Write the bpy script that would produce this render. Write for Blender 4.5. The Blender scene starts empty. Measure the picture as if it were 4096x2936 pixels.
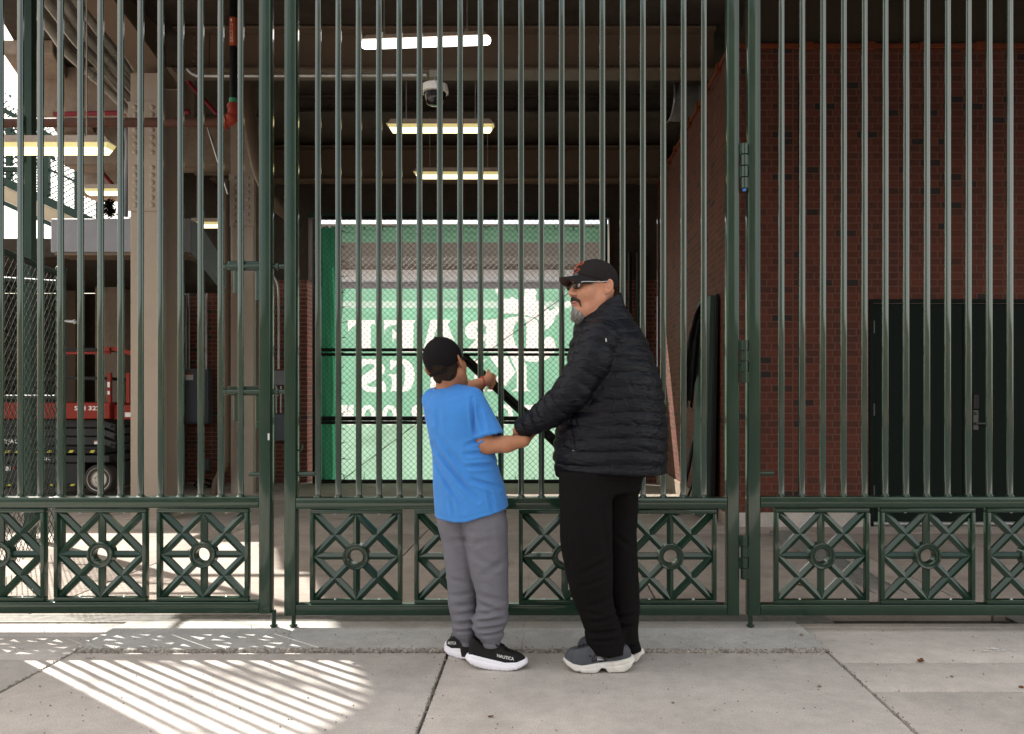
import bpy, bmesh, math, random
import numpy as np
from mathutils import Vector, Matrix
from mathutils.geometry import delaunay_2d_cdt
random.seed(7); rng = np.random.default_rng(7)
R = math.radians
scene = bpy.context.scene
COL = scene.collection
# ---------------------------------------------------------------- measuring
FX, HX, HY, EYE = 1800.0, 1210.0, 875.0, 1.205     # focal length, principal point, eye height (survey of the photograph)
def PX(px, y): return (px - HX) * y / FX
def PZ(py, y): return EYE + (HY - py) * y / FX
def P(px, py, y): return (PX(px, y), y, PZ(py, y))
# ---------------------------------------------------------------- objects
def tag(o, label=None, cat=None, group=None, kind=None):
    if label: o['label'] = label
    if cat: o['category'] = cat
    if group: o['group'] = group
    if kind: o['kind'] = kind
    return o
def empty(name, loc, label=None, cat=None, group=None):
    o = bpy.data.objects.new(name, None); COL.objects.link(o)
    o.location = loc; o.empty_display_size = 0.1
    return tag(o, label, cat, group)
def world_loc(o):
    v = Vector(o.location)
    while o.parent: 
        o = o.parent; v += Vector(o.location)
    return v
def link_mesh(name, me, mats, parent=None, smooth=None):
    for m in (mats if isinstance(mats, (list, tuple)) else [mats]): me.materials.append(m)
    if smooth == 'all':
        me.polygons.foreach_set('use_smooth', [True] * len(me.polygons))
    elif smooth is not None:
        me.polygons.foreach_set('use_smooth', [True] * len(me.polygons))
        me.set_sharp_from_angle(angle=R(smooth))
    o = bpy.data.objects.new(name, me); COL.objects.link(o)
    if parent is not None:
        o.parent = parent
        w = Vector((0, 0, 0)); p = parent
        while p: w += Vector(p.location); p = p.parent
        me.transform(Matrix.Translation(-w))
    return o
def copy_tree(o, parent=None, loc=None):
    c = o.copy(); COL.objects.link(c); c.parent = parent
    if loc is not None: c.location = loc
    for ch in o.children: copy_tree(ch, c)
    return c
class MB:
    def __init__(s): s.v = []; s.f = []; s.m = []; s.mi = 0
    def add(s, vs, fs):
        b = len(s.v); s.v += [tuple(v) for v in vs]
        for f in fs: s.f.append([i + b for i in f]); s.m.append(s.mi)
        return s
    def box(s, x0, x1, y0, y1, z0, z1):
        v = [(x, y, z) for z in (z0, z1) for y in (y0, y1) for x in (x0, x1)]
        return s.add(v, [(0,2,3,1),(4,5,7,6),(0,1,5,4),(2,6,7,3),(0,4,6,2),(1,3,7,5)])
    def hexa(s, v):      # 8 corners, order as box
        return s.add(v, [(0,2,3,1),(4,5,7,6),(0,1,5,4),(2,6,7,3),(0,4,6,2),(1,3,7,5)])
    def bar(s, p0, p1, w, h, up=(0, 0, 1)):
        p0 = Vector(p0); p1 = Vector(p1); d = (p1 - p0).normalized()
        a = d.cross(Vector(up)); a = a.normalized() if a.length > 1e-6 else Vector((1,0,0)); b = a.cross(d)
        v = []
        for p in (p0, p1):
            for (i, j) in ((-1,-1),(1,-1),(1,1),(-1,1)): v.append(p + a*i*w/2 + b*j*h/2)
        return s.add(v, [(0,1,2,3),(7,6,5,4),(0,4,5,1),(1,5,6,2),(2,6,7,3),(3,7,4,0)])
    def tube(s, pts, r, n=12, caps=True, rs=None):
        pts = [Vector(p) for p in pts]; N = len(pts)
        rs = rs or [r]*N
        prev = None; rings = []
        for i, p in enumerate(pts):
            d = (pts[min(i+1, N-1)] - pts[max(i-1, 0)]).normalized()
            if prev is None:
                a = d.cross(Vector((0.13, 0.21, 1))); 
                if a.length < 1e-4: a = d.cross(Vector((1,0,0)))
                a.normalize()
            else:
                a = (prev - d*prev.dot(d)).normalized()
            prev = a; b = d.cross(a)
            rings.append([p + (a*math.cos(2*math.pi*k/n) + b*math.sin(2*math.pi*k/n))*rs[i] for k in range(n)])
        v = [q for rg in rings for q in rg]; f = []
        for i in range(N-1):
            for k in range(n):
                k2 = (k+1) % n
                f.append((i*n+k, i*n+k2, (i+1)*n+k2, (i+1)*n+k))
        if caps:
            f.append(tuple(reversed(range(n)))); f.append(tuple(range((N-1)*n, N*n)))
        return s.add(v, f)
    def sphere(s, c, r, n=12, m=7, sc=(1,1,1), half=None):
        v = []; f = []
        for i in range(m+1):
            t = math.pi*i/m
            for k in range(n):
                u = 2*math.pi*k/n
                v.append((c[0]+r*sc[0]*math.sin(t)*math.cos(u), c[1]+r*sc[1]*math.sin(t)*math.sin(u), c[2]+r*sc[2]*math.cos(t)))
        for i in range(m):
            for k in range(n):
                k2 = (k+1) % n; f.append((i*n+k, (i+1)*n+k, (i+1)*n+k2, i*n+k2))
        return s.add(v, f)
    def lathe(s, c, axis, prof, n=24):     # prof: (r, h) along axis
        ax = Vector(axis).normalized(); a = ax.orthogonal().normalized(); b = ax.cross(a)
        c = Vector(c); v = []; f = []
        for (r, h) in prof:
            for k in range(n):
                u = 2*math.pi*k/n; v.append(c + ax*h + (a*math.cos(u) + b*math.sin(u))*r)
        for i in range(len(prof)-1):
            for k in range(n):
                k2 = (k+1) % n; f.append((i*n+k, i*n+k2, (i+1)*n+k2, (i+1)*n+k))
        return s.add(v, f)
    def prism(s, poly, y0, y1, plane='xz'):   # polygon extruded
        n = len(poly)
        if plane == 'xz': A = [(x, y0, z) for x, z in poly]; B = [(x, y1, z) for x, z in poly]
        elif plane == 'yz': A = [(y0, x, z) for x, z in poly]; B = [(y1, x, z) for x, z in poly]
        else: A = [(x, z, y0) for x, z in poly]; B = [(x, z, y1) for x, z in poly]
        f = [tuple(range(n)), tuple(reversed(range(n, 2*n)))]
        for i in range(n):
            j = (i+1) % n; f.append((i, i+n, j+n, j))
        return s.add(A+B, f)
    def build(s, name, mat, parent=None, smooth=None, bevel=0, seg=1, merge=False):
        me = bpy.data.meshes.new(name); me.from_pydata(s.v, [], s.f)
        if any(s.m): me.polygons.foreach_set('material_index', s.m)
        bm = bmesh.new(); bm.from_mesh(me)
        if merge: bmesh.ops.remove_doubles(bm, verts=bm.verts, dist=1e-5)
        bmesh.ops.recalc_face_normals(bm, faces=bm.faces)
        if bevel:
            ed = [e for e in bm.edges if len(e.link_faces) == 2 and e.calc_face_angle(0) > 0.5]
            bmesh.ops.bevel(bm, geom=ed, offset=bevel, segments=seg, affect='EDGES', profile=0.5, clamp_overlap=True)
        bm.to_mesh(me); bm.free(); me.update()
        return link_mesh(name, me, mat, parent, smooth)
# ---------------------------------------------------------------- materials
def nodes_of(name):
    m = bpy.data.materials.new(name); m.use_nodes = True
    nt = m.node_tree; nt.nodes.clear()
    return m, nt, nt.nodes, nt.links
def mat(name, col, rough=0.6, metal=0.0, var=0.15, nscale=8.0, bump=0.0, bscale=60.0, spec=0.22, coat_ior=1.62, stain=None, stain_scale=2.0, stain_amt=0.5, coat=0.0, stretch=(1,1,1), emit=None, estr=0.0, sheen=0.0, rvar=0.1, bump2=0.0, b2scale=6.0, b2stretch=(1,1,1), sss=0.0):
    m, nt, N, L = nodes_of(name)
    out = N.new('ShaderNodeOutputMaterial'); b = N.new('ShaderNodeBsdfPrincipled'); L.new(b.outputs[0], out.inputs[0])
    tc = N.new('ShaderNodeTexCoord'); mp = N.new('ShaderNodeMapping'); mp.inputs['Scale'].default_value = stretch
    L.new(tc.outputs['Object'], mp.inputs[0])
    nz = N.new('ShaderNodeTexNoise'); nz.inputs['Scale'].default_value = nscale; nz.inputs['Detail'].default_value = 6; nz.inputs['Roughness'].default_value = 0.6
    L.new(mp.outputs[0], nz.inputs['Vector'])
    rp = N.new('ShaderNodeValToRGB'); 
    rp.color_ramp.elements[0].position = 0.3; rp.color_ramp.elements[1].position = 0.7
    rp.color_ramp.elements[0].color = tuple(max(0, c*(1-var)) for c in col) + (1,)
    rp.color_ramp.elements[1].color = tuple(min(1, c*(1+var)) for c in col) + (1,)
    L.new(nz.outputs['Fac'], rp.inputs[0]); c_out = rp.outputs[0]
    if stain:
        n2 = N.new('ShaderNodeTexNoise'); n2.inputs['Scale'].default_value = stain_scale; n2.inputs['Detail'].default_value = 8; n2.inputs['Roughness'].default_value = 0.7
        L.new(mp.outputs[0], n2.inputs['Vector'])
        r2 = N.new('ShaderNodeValToRGB'); r2.color_ramp.elements[0].position = 0.5; r2.color_ramp.elements[1].position = 0.72
        r2.color_ramp.elements[1].color = (stain_amt,)*3 + (1,)
        L.new(n2.outputs['Fac'], r2.inputs[0])
        mx = N.new('ShaderNodeMix'); mx.data_type = 'RGBA'
        L.new(r2.outputs[0], mx.inputs[0]); L.new(c_out, mx.inputs[6]); mx.inputs[7].default_value = tuple(stain) + (1,)
        c_out = mx.outputs[2]
    L.new(c_out, b.inputs['Base Color'])
    b.inputs['Metallic'].default_value = metal; b.inputs['Specular IOR Level'].default_value = spec
    mr = N.new('ShaderNodeMapRange'); mr.inputs[3].default_value = max(0.02, rough-rvar); mr.inputs[4].default_value = min(1, rough+rvar)
    L.new(nz.outputs['Fac'], mr.inputs[0]); L.new(mr.outputs[0], b.inputs['Roughness'])
    if coat: b.inputs['Coat Weight'].default_value = coat; b.inputs['Coat Roughness'].default_value = 0.07; b.inputs['Coat IOR'].default_value = coat_ior
    if sheen: b.inputs['Sheen Weight'].default_value = sheen
    if sss:
        b.inputs['Subsurface Weight'].default_value = sss; b.inputs['Subsurface Radius'].default_value = (0.012, 0.005, 0.003); b.inputs['Subsurface Scale'].default_value = 0.6
    if emit: b.inputs['Emission Color'].default_value = tuple(emit) + (1,); b.inputs['Emission Strength'].default_value = estr
    nrm = None
    if bump2:
        mp2 = N.new('ShaderNodeMapping'); mp2.inputs['Scale'].default_value = b2stretch; L.new(tc.outputs['Object'], mp2.inputs[0])
        n4 = N.new('ShaderNodeTexNoise'); n4.inputs['Scale'].default_value = b2scale; n4.inputs['Detail'].default_value = 4; n4.inputs['Distortion'].default_value = 0.6
        L.new(mp2.outputs[0], n4.inputs['Vector'])
        bp2 = N.new('ShaderNodeBump'); bp2.inputs['Strength'].default_value = bump2; bp2.inputs['Distance'].default_value = 0.02
        L.new(n4.outputs['Fac'], bp2.inputs['Height']); nrm = bp2
    if bump:
        n3 = N.new('ShaderNodeTexNoise'); n3.inputs['Scale'].default_value = bscale; n3.inputs['Detail'].default_value = 5
        L.new(mp.outputs[0], n3.inputs['Vector'])
        bp = N.new('ShaderNodeBump'); bp.inputs['Strength'].default_value = bump; bp.inputs['Distance'].default_value = 0.01
        L.new(n3.outputs['Fac'], bp.inputs['Height'])
        if nrm: L.new(nrm.outputs[0], bp.inputs['Normal'])
        nrm = bp
    if nrm: L.new(nrm.outputs[0], b.inputs['Normal'])
    return m
def brick_mat(name, red, dark, mortar, axis='x', bw=0.2032, bh=0.0677, light=1.0):
    m, nt, N, L = nodes_of(name)
    out = N.new('ShaderNodeOutputMaterial'); b = N.new('ShaderNodeBsdfPrincipled'); L.new(b.outputs[0], out.inputs[0])
    tc = N.new('ShaderNodeTexCoord'); sp = N.new('ShaderNodeSeparateXYZ'); L.new(tc.outputs['Object'], sp.inputs[0])
    # a touch of waviness so that courses are not ruled
    nw = N.new('ShaderNodeTexNoise'); nw.inputs['Scale'].default_value = 9; L.new(tc.outputs['Object'], nw.inputs['Vector'])
    mw = N.new('ShaderNodeMath'); mw.operation = 'MULTIPLY_ADD'; mw.inputs[1].default_value = 0.007; L.new(nw.outputs['Fac'], mw.inputs[0]); L.new(sp.outputs['Z'], mw.inputs[2])
    mh = N.new('ShaderNodeMath'); mh.operation = 'MULTIPLY_ADD'; mh.inputs[1].default_value = 0.009; L.new(nw.outputs['Fac'], mh.inputs[0]); L.new(sp.outputs['X' if axis == 'x' else 'Y'], mh.inputs[2])
    cb = N.new('ShaderNodeCombineXYZ'); L.new(mh.outputs[0], cb.inputs[0]); L.new(mw.outputs[0], cb.inputs[1])
    br = N.new('ShaderNodeTexBrick'); L.new(cb.outputs[0], br.inputs['Vector'])
    br.inputs['Scale'].default_value = 1; br.inputs['Brick Width'].default_value = bw; br.inputs['Row Height'].default_value = bh
    br.inputs['Mortar Size'].default_value = 0.0065; br.inputs['Mortar Smooth'].default_value = 0.25; br.inputs['Bias'].default_value = 0
    br.offset = 0.5; br.squash = 0.62; br.squash_frequency = 2; br.offset_frequency = 2
    br.inputs['Color1'].default_value = (0,0,0,1); br.inputs['Color2'].default_value = (1,1,1,1); br.inputs['Mortar'].default_value = (0.5,0.5,0.5,1)
    rp = N.new('ShaderNodeValToRGB'); e = rp.color_ramp.elements
    e[0].position = 0.0; e[0].color = tuple(dark) + (1,)
    e[1].position = 1.0; e[1].color = tuple(c*1.25 for c in red) + (1,)
    a = e.new(0.035); a.color = tuple(dark) + (1,)
    a = e.new(0.05); a.color = tuple(c*0.72 for c in red) + (1,)
    a = e.new(0.15); a.color = tuple((c*0.65 + d*0.45) for c, d in zip(red, dark)) + (1,)
    a = e.new(0.26); a.color = tuple(c*0.85 for c in red) + (1,)
    L.new(br.outputs['Color'], rp.inputs[0])
    nz = N.new('ShaderNodeTexNoise'); nz.inputs['Scale'].default_value = 26; nz.inputs['Detail'].default_value = 7; L.new(tc.outputs['Object'], nz.inputs['Vector'])
    mr = N.new('ShaderNodeMapRange'); mr.inputs[3].default_value = 0.7; mr.inputs[4].default_value = 1.3; L.new(nz.outputs['Fac'], mr.inputs[0])
    mu = N.new('ShaderNodeMix'); mu.data_type = 'RGBA'; mu.blend_type = 'MULTIPLY'; mu.inputs[0].default_value = 1
    L.new(rp.outputs[0], mu.inputs[6]); L.new(mr.outputs[0], mu.inputs[7])
    mx = N.new('ShaderNodeMix'); mx.data_type = 'RGBA'; L.new(br.outputs['Fac'], mx.inputs[0]); L.new(mu.outputs[2], mx.inputs[6]); mx.inputs[7].default_value = tuple(mortar) + (1,)
    L.new(mx.outputs[2], b.inputs['Base Color']); b.inputs['Roughness'].default_value = 0.85
    iv = N.new('ShaderNodeMath'); iv.operation = 'MULTIPLY_ADD'; iv.inputs[1].default_value = -1; iv.inputs[2].default_value = 1; L.new(br.outputs['Fac'], iv.inputs[0])
    ad = N.new('ShaderNodeMath'); ad.operation = 'MULTIPLY_ADD'; ad.inputs[1].default_value = 0.35; L.new(nz.outputs['Fac'], ad.inputs[0]); L.new(iv.outputs[0], ad.inputs[2])
    bp = N.new('ShaderNodeBump'); bp.inputs['Strength'].default_value = 0.7; bp.inputs['Distance'].default_value = 0.008; L.new(ad.outputs[0], bp.inputs['Height']); L.new(bp.outputs[0], b.inputs['Normal'])
    return m
def concrete_mat(name, col, speck=0.25, stain=None, stain_amt=0.5, crack=True, rough=0.85, big=0.18):
    m, nt, N, L = nodes_of(name)
    out = N.new('ShaderNodeOutputMaterial'); b = N.new('ShaderNodeBsdfPrincipled'); L.new(b.outputs[0], out.inputs[0])
    tc = N.new('ShaderNodeTexCoord'); V = tc.outputs['Object']
    def noise(s, d=6, r=0.6):
        n = N.new('ShaderNodeTexNoise'); n.inputs['Scale'].default_value = s; n.inputs['Detail'].default_value = d; n.inputs['Roughness'].default_value = r; L.new(V, n.inputs['Vector']); return n.outputs['Fac']
    def rng_(src, lo, hi, a, z):
        q = N.new('ShaderNodeMapRange'); q.inputs[1].default_value = lo; q.inputs[2].default_value = hi; q.inputs[3].default_value = a; q.inputs[4].default_value = z; L.new(src, q.inputs[0]); return q.outputs[0]
    def mul(c, f):
        q = N.new('ShaderNodeMix'); q.data_type = 'RGBA'; q.blend_type = 'MULTIPLY'; q.inputs[0].default_value = 1; L.new(c, q.inputs[6]); L.new(f, q.inputs[7]); return q.outputs[2]
    base = N.new('ShaderNodeRGB'); base.outputs[0].default_value = tuple(col) + (1,)
    c = mul(base.outputs[0], rng_(noise(1.3, 8, 0.65), 0.3, 0.7, 1-big, 1+big))
    c = mul(c, rng_(noise(14, 8, 0.7), 0.3, 0.7, 1-big*0.6, 1+big*0.6))
    c = mul(c, rng_(noise(160, 4), 0.3, 0.7, 1-speck*0.8, 1+speck*0.8))
    vo = N.new('ShaderNodeTexVoronoi'); vo.inputs['Scale'].default_value = 45; L.new(V, vo.inputs['Vector'])
    c = mul(c, rng_(vo.outputs['Distance'], 0.03, 0.10, 0.55, 1.0))
    vo2 = N.new('ShaderNodeTexVoronoi'); vo2.inputs['Scale'].default_value = 28; vo2.inputs['Randomness'].default_value = 1; L.new(V, vo2.inputs['Vector'])
    c = mul(c, rng_(vo2.outputs['Distance'], 0.02, 0.07, 1.35, 1.0))
    if stain:
        mx = N.new('ShaderNodeMix'); mx.data_type = 'RGBA'; L.new(rng_(noise(2.3, 9, 0.72), 0.52, 0.7, 0, stain_amt), mx.inputs[0]); L.new(c, mx.inputs[6]); mx.inputs[7].default_value = tuple(stain) + (1,); c = mx.outputs[2]
    vg = N.new('ShaderNodeTexVoronoi'); vg.inputs['Scale'].default_value = 3.1; vg.inputs['Randomness'].default_value = 1
    dn = N.new('ShaderNodeTexNoise'); dn.inputs['Scale'].default_value = 11; L.new(V, dn.inputs['Vector'])
    av = N.new('ShaderNodeMix'); av.data_type = 'VECTOR'; av.inputs[0].default_value = 0.05; L.new(V, av.inputs[4]); L.new(dn.outputs['Color'], av.inputs[5]); L.new(av.outputs[1], vg.inputs['Vector'])
    c = mul(c, rng_(vg.outputs['Distance'], 0.035, 0.06, 0.62, 1.0))
    vk = N.new('ShaderNodeTexVoronoi'); vk.feature = 'DISTANCE_TO_EDGE'; vk.inputs['Scale'].default_value = 0.55; L.new(av.outputs[1], vk.inputs['Vector'])
    ck = rng_(vk.outputs['Distance'], 0.0, 0.002, 0.72, 1.0)
    if crack: c = mul(c, ck)
    L.new(c, b.inputs['Base Color']); b.inputs['Roughness'].default_value = rough; b.inputs['Specular IOR Level'].default_value = 0.2
    bp = N.new('ShaderNodeBump'); bp.inputs['Strength'].default_value = 0.35; bp.inputs['Distance'].default_value = 0.004
    L.new(noise(90, 8, 0.7), bp.inputs['Height']); L.new(bp.outputs[0], b.inputs['Normal'])
    return m
def cloth_banner(name, col, trans=0.6):
    m, nt, N, L = nodes_of(name)
    out = N.new('ShaderNodeOutputMaterial')
    d = N.new('ShaderNodeBsdfDiffuse'); t = N.new('ShaderNodeBsdfTranslucent'); mx = N.new('ShaderNodeMixShader')
    tc = N.new('ShaderNodeTexCoord'); nz = N.new('ShaderNodeTexNoise'); nz.inputs['Scale'].default_value = 3; nz.inputs['Detail'].default_value = 4; L.new(tc.outputs['Object'], nz.inputs['Vector'])
    rp = N.new('ShaderNodeValToRGB'); rp.color_ramp.elements[0].position = 0.3; rp.color_ramp.elements[1].position = 0.7
    rp.color_ramp.elements[0].color = tuple(c*0.9 for c in col) + (1,); rp.color_ramp.elements[1].color = tuple(min(1, c*1.08) for c in col) + (1,)
    L.new(nz.outputs['Fac'], rp.inputs[0]); L.new(rp.outputs[0], d.inputs[0]); L.new(rp.outputs[0], t.inputs[0])
    mx.inputs[0].default_value = trans; L.new(d.outputs[0], mx.inputs[1]); L.new(t.outputs[0], mx.inputs[2]); L.new(mx.outputs[0], out.inputs[0])
    return m
M = {}
M['gate'] = mat('green_gloss_paint', (0.0085, 0.029, 0.0165), rough=0.35, var=0.14, nscale=5, bump=0.07, bscale=120, spec=0.15, coat=0.55, stretch=(1,1,0.6), rvar=0.06, bump2=0.05, b2scale=14)
M['gatebar'] = mat('green_bar_paint', (0.008, 0.028, 0.0165), rough=0.3, var=0.14, nscale=5, bump=0.05, bscale=120, spec=0.15, coat=1.0, coat_ior=1.82, stretch=(1,1,0.3), rvar=0.06)
M['screw'] = mat('bright_screw', (0.55, 0.56, 0.55), rough=0.35, metal=0.8)
M['walk'] = concrete_mat('sidewalk_concrete', (0.43, 0.395, 0.365), stain=(0.26, 0.24, 0.22), stain_amt=0.35, crack=False)
M['apron'] = concrete_mat('grey_apron_concrete', (0.36, 0.35, 0.335), stain=(0.2, 0.19, 0.175), stain_amt=0.5)
M['rubble'] = mat('broken_aggregate', (0.27, 0.25, 0.225), rough=0.95, var=0.6, nscale=90, bump=1.0, bscale=120, stain=(0.09,0.065,0.045), stain_scale=12, stain_amt=0.8)
M['floor'] = concrete_mat('passage_floor_concrete', (0.31, 0.265, 0.23), stain=(0.15, 0.12, 0.1), stain_amt=0.55, speck=0.12)
M['dirt'] = mat('joint_dirt', (0.055, 0.045, 0.036), rough=1, var=0.5, nscale=70, bump=0.8, bscale=150)
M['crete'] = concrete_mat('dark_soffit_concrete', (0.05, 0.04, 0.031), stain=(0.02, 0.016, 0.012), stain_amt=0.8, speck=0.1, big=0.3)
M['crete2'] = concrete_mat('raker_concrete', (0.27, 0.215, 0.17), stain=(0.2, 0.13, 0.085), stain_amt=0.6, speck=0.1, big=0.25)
M['tan_skylit'] = mat('tan_steel_skylit', (0.36, 0.30, 0.245), rough=0.5, var=0.06, nscale=3, bump=0.04, bscale=90, stain=(0.24,0.19,0.15), stain_scale=3, stain_amt=0.4)  # tan steel made lighter for the sky light reaching the columns
M['tan'] = mat('tan_steel_shaded', (0.135, 0.097, 0.069), rough=0.5, var=0.08, nscale=3, bump=0.04, bscale=90, stain=(0.11,0.078,0.055), stain_scale=3, stain_amt=0.4)  # same tan steel, darkened to stand in for shade under the deck
M['brick'] = brick_mat('red_brick', (0.082, 0.0185, 0.0085), (0.015, 0.010, 0.009), (0.118, 0.047, 0.031))
M['brick_side'] = brick_mat('red_brick_side', (0.095, 0.024, 0.0115), (0.02, 0.013, 0.011), (0.12, 0.055, 0.034), axis='y')
M['brick_back'] = brick_mat('dark_brick', (0.12, 0.033, 0.022), (0.04, 0.03, 0.03), (0.2, 0.14, 0.095))
M['coping'] = mat('orange_metal_coping', (0.15, 0.036, 0.014), rough=0.55, var=0.15, nscale=4)
M['door'] = mat('dark_green_door', (0.006, 0.011, 0.009), spec=0.08, rough=0.6, var=0.1, bump=0.03)
M['steel'] = mat('galvanized_steel', (0.45, 0.46, 0.46), rough=0.42, metal=0.75, var=0.18, nscale=14)
M['conduit'] = mat('grey_conduit', (0.26, 0.245, 0.215), rough=0.5, metal=0.15, var=0.2, nscale=6)
M['black'] = mat('black_metal', (0.008, 0.009, 0.008), rough=0.45, var=0.2)
M['blackplastic'] = mat('black_plastic', (0.018, 0.018, 0.018), rough=0.5)
M['darkgreen'] = mat('dark_green_steel', (0.018, 0.045, 0.034), rough=0.45, var=0.15)
M['rust'] = mat('brown_pipe', (0.085, 0.038, 0.027), rough=0.65, var=0.3, nscale=7, stain=(0.14,0.06,0.03), stain_scale=5, stain_amt=0.4)
M['redpipe'] = mat('dark_red_pipe', (0.2, 0.02, 0.03), rough=0.5)
M['redpaint'] = mat('red_coupling', (0.26, 0.035, 0.018), rough=0.45)
M['labelorange'] = mat('orange_label', (0.38, 0.075, 0.028), rough=0.5)
M['dimsteel'] = mat('dull_steel', (0.09, 0.09, 0.088), rough=0.5, metal=0.6)
M['white'] = mat('white_paint', (0.75, 0.74, 0.72), rough=0.5, var=0.04)
M['greyenc'] = mat('grey_enclosure', (0.12, 0.13, 0.145), rough=0.5, var=0.06)
M['bluegrey'] = mat('painted_duct', (0.24, 0.25, 0.275), rough=0.5, var=0.08)
M['liftred'] = mat('lift_red', (0.23, 0.022, 0.012), rough=0.4, var=0.1)
M['liftgrey'] = mat('lift_grey', (0.028, 0.03, 0.031), rough=0.5, var=0.15)
M['tyre'] = mat('tyre_rubber', (0.06, 0.055, 0.05), rough=0.9)
M['rim'] = mat('cream_rim', (0.66, 0.60, 0.53), rough=0.5)
M['hazard'] = mat('yellow_stripe', (0.55, 0.5, 0.07), rough=0.5)
M['lampwarm'] = mat('lit_diffuser_warm', (0.8, 0.75, 0.5), rough=0.4, emit=(1.0, 0.86, 0.46), estr=0.9)
M['lampwhite'] = mat('lit_diffuser_white', (0.85, 0.85, 0.85), rough=0.4, emit=(1.0, 0.97, 0.92), estr=1.6)
M['lamprim'] = mat('dim_diffuser_edge', (0.6, 0.55, 0.3), rough=0.4, emit=(0.9, 0.75, 0.3), estr=0.2)
M['lamphouse'] = mat('lamp_housing', (0.4, 0.33, 0.27), rough=0.5)
M['glossdome'] = mat('smoked_dome', (0.012, 0.011, 0.011), rough=0.06, spec=0.6)
M['ban_green'] = cloth_banner('banner_green', (0.155, 0.32, 0.235), 0.62)
M['ban_white'] = cloth_banner('banner_white', (0.6, 0.6, 0.6), 0.62)
M['ban_pale'] = cloth_banner('banner_pale_green', (0.225, 0.375, 0.29), 0.62)
M['ban_strip'] = cloth_banner('banner_strip_white', (0.33, 0.43, 0.39), 0.62)
M['screen'] = cloth_banner('windscreen_green', (0.02, 0.11, 0.062), 0.6)
M['cream'] = mat('cream_ramp_paint', (0.5, 0.42, 0.3), rough=0.7, var=0.1, stain=(0.3,0.14,0.05), stain_scale=4, stain_amt=0.5)
# ================================================================ GROUND
def slab_set(name, rects, zt, m, parent=None, bev=0.006, zfun=None, gap=0.006):
    mb = MB()
    for (x0, x1, y0, y1) in rects:
        a, b_, c, d = x0+gap, x1-gap, y0+gap, y1-gap
        za = zfun(c) if zfun else zt; zb = zfun(d) if zfun else zt
        mb.hexa([(a,c,za-0.06),(b_,c,za-0.06),(a,d,zb-0.06),(b_,d,zb-0.06),(a,c,za),(b_,c,za),(a,d,zb),(b_,d,zb)])
    return tag(mb.build(name, m, parent, bevel=bev, seg=2, smooth=40), kind='structure')
JX = [-9.25, -7.5, -5.74, -3.975, -2.215, -0.46, 1.32, 3.10, 4.86, 6.62, 8.4]
rects = []
for i in range(len(JX)-1):
    x0, x1 = JX[i], JX[i+1]
    rects += [(x0, x1, -1.6, 0.15), (x0, x1, 0.15, 1.9)]
    if x1 <= -2.2: rects += [(x0, x1, 1.9, 3.70), (x0, x1, 3.70, 4.06), (x0, x1, 4.06, 4.295)]
    elif x1 <= 1.33: rects += [(x0, x1, 1.9, 3.805)]
    else: rects += [(x0, x1, 1.9, 3.30), (x0, x1, 3.30, 3.66), (x0, x1, 3.66, 4.21), (x0, x1, 4.21, 4.295)]
slab_set('sidewalk', rects, 0.0, M['walk'])
# raised apron slab whose front edge has crumbled to the aggregate
def rough_edge_slab(name, x0, x1, y0, y1, zt, m, m2):
    mb = MB(); n = int((x1-x0)/0.012)
    w = np.cumsum(rng.normal(0, 0.002, n+1)); w -= np.linspace(w[0], w[-1], n+1); w = np.clip(w + rng.normal(0, 0.0016, n+1), -0.012, 0.012)
    lip = rng.uniform(0.001, 0.012, n+1); lip = np.convolve(lip, np.ones(3)/3, 'same')
    xs = np.linspace(x0, x1, n+1); vs = []; fs = []
    rows = 6
    for i in range(n+1):
        yb = y0 + w[i]
        vs += [(xs[i], y1, zt), (xs[i], yb+lip[i]+0.004, zt), (xs[i], yb+lip[i]*0.5+rng.normal(0,.0015), zt-0.004+rng.normal(0,.001)), (xs[i], yb+rng.normal(0,.002), zt-0.013+rng.normal(0,.002)), (xs[i], yb+rng.normal(-0.002,.003), -0.004), (xs[i], yb-0.006, -0.03)]
    for i in range(n):
        for k in range(rows-1):
            mb.mi = 0 if k == 0 else 1
            a = i*rows+k; mb.add([], []); mb.f.append([a, a+rows, a+rows+1, a+1]); mb.m.append(mb.mi)
    mb.v = vs
    return tag(mb.build(name, [m, m2]), kind='structure')
rough_edge_slab('apron', -2.208, -0.47, 3.808, 4.215, 0.017, M['apron'], M['rubble'])
rough_edge_slab('apron', -0.462, 1.312, 3.808, 4.215, 0.017, M['apron'], M['rubble'])
mb = MB(); mb.box(-2.208, 1.312, 4.222, 4.285, -0.05, 0.012); tag(mb.build('threshold', M['apron'], bevel=0.004), kind='structure')
# trench drains
def drain(name, x0, x1, y0, y1, z, along='x'):
    mb = MB(); n = 7
    if along == 'x':
        for k in range(n):
            yy = y0 + (y1-y0)*(k+0.5)/n; mb.box(x0, x1, yy-0.006, yy+0.006, z-0.02, z)
        x = x0
        while x < x1: mb.box(x, x+0.012, y0, y1, z-0.022, z-0.002); x += 0.5
        mb.box(x0, x1, y0-0.012, y0-0.001, z-0.03, z+0.002); mb.box(x0, x1, y1+0.001, y1+0.012, z-0.03, z+0.002)
    else:
        y = y0
        while y < y1:
            mb.box(x0, x1, y, y+0.012, z-0.02, z); y += 0.026
        mb.box(x0-0.014, x0-0.001, y0, y1, z-0.03, z+0.002); mb.box(x1+0.001, x1+0.014, y0, y1, z-0.03, z+0.002)
    return mb.build(name, M['steel_dark'])
M['steel_dark'] = mat('dark_cast_grate', (0.2, 0.195, 0.18), rough=0.6, metal=0.3, var=0.3, nscale=20)
tag(drain('trench_drain', -8, 1.52, 4.31, 4.44, 0.002), 'long slotted grey trench drain running under the green gates', 'drain')
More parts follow.
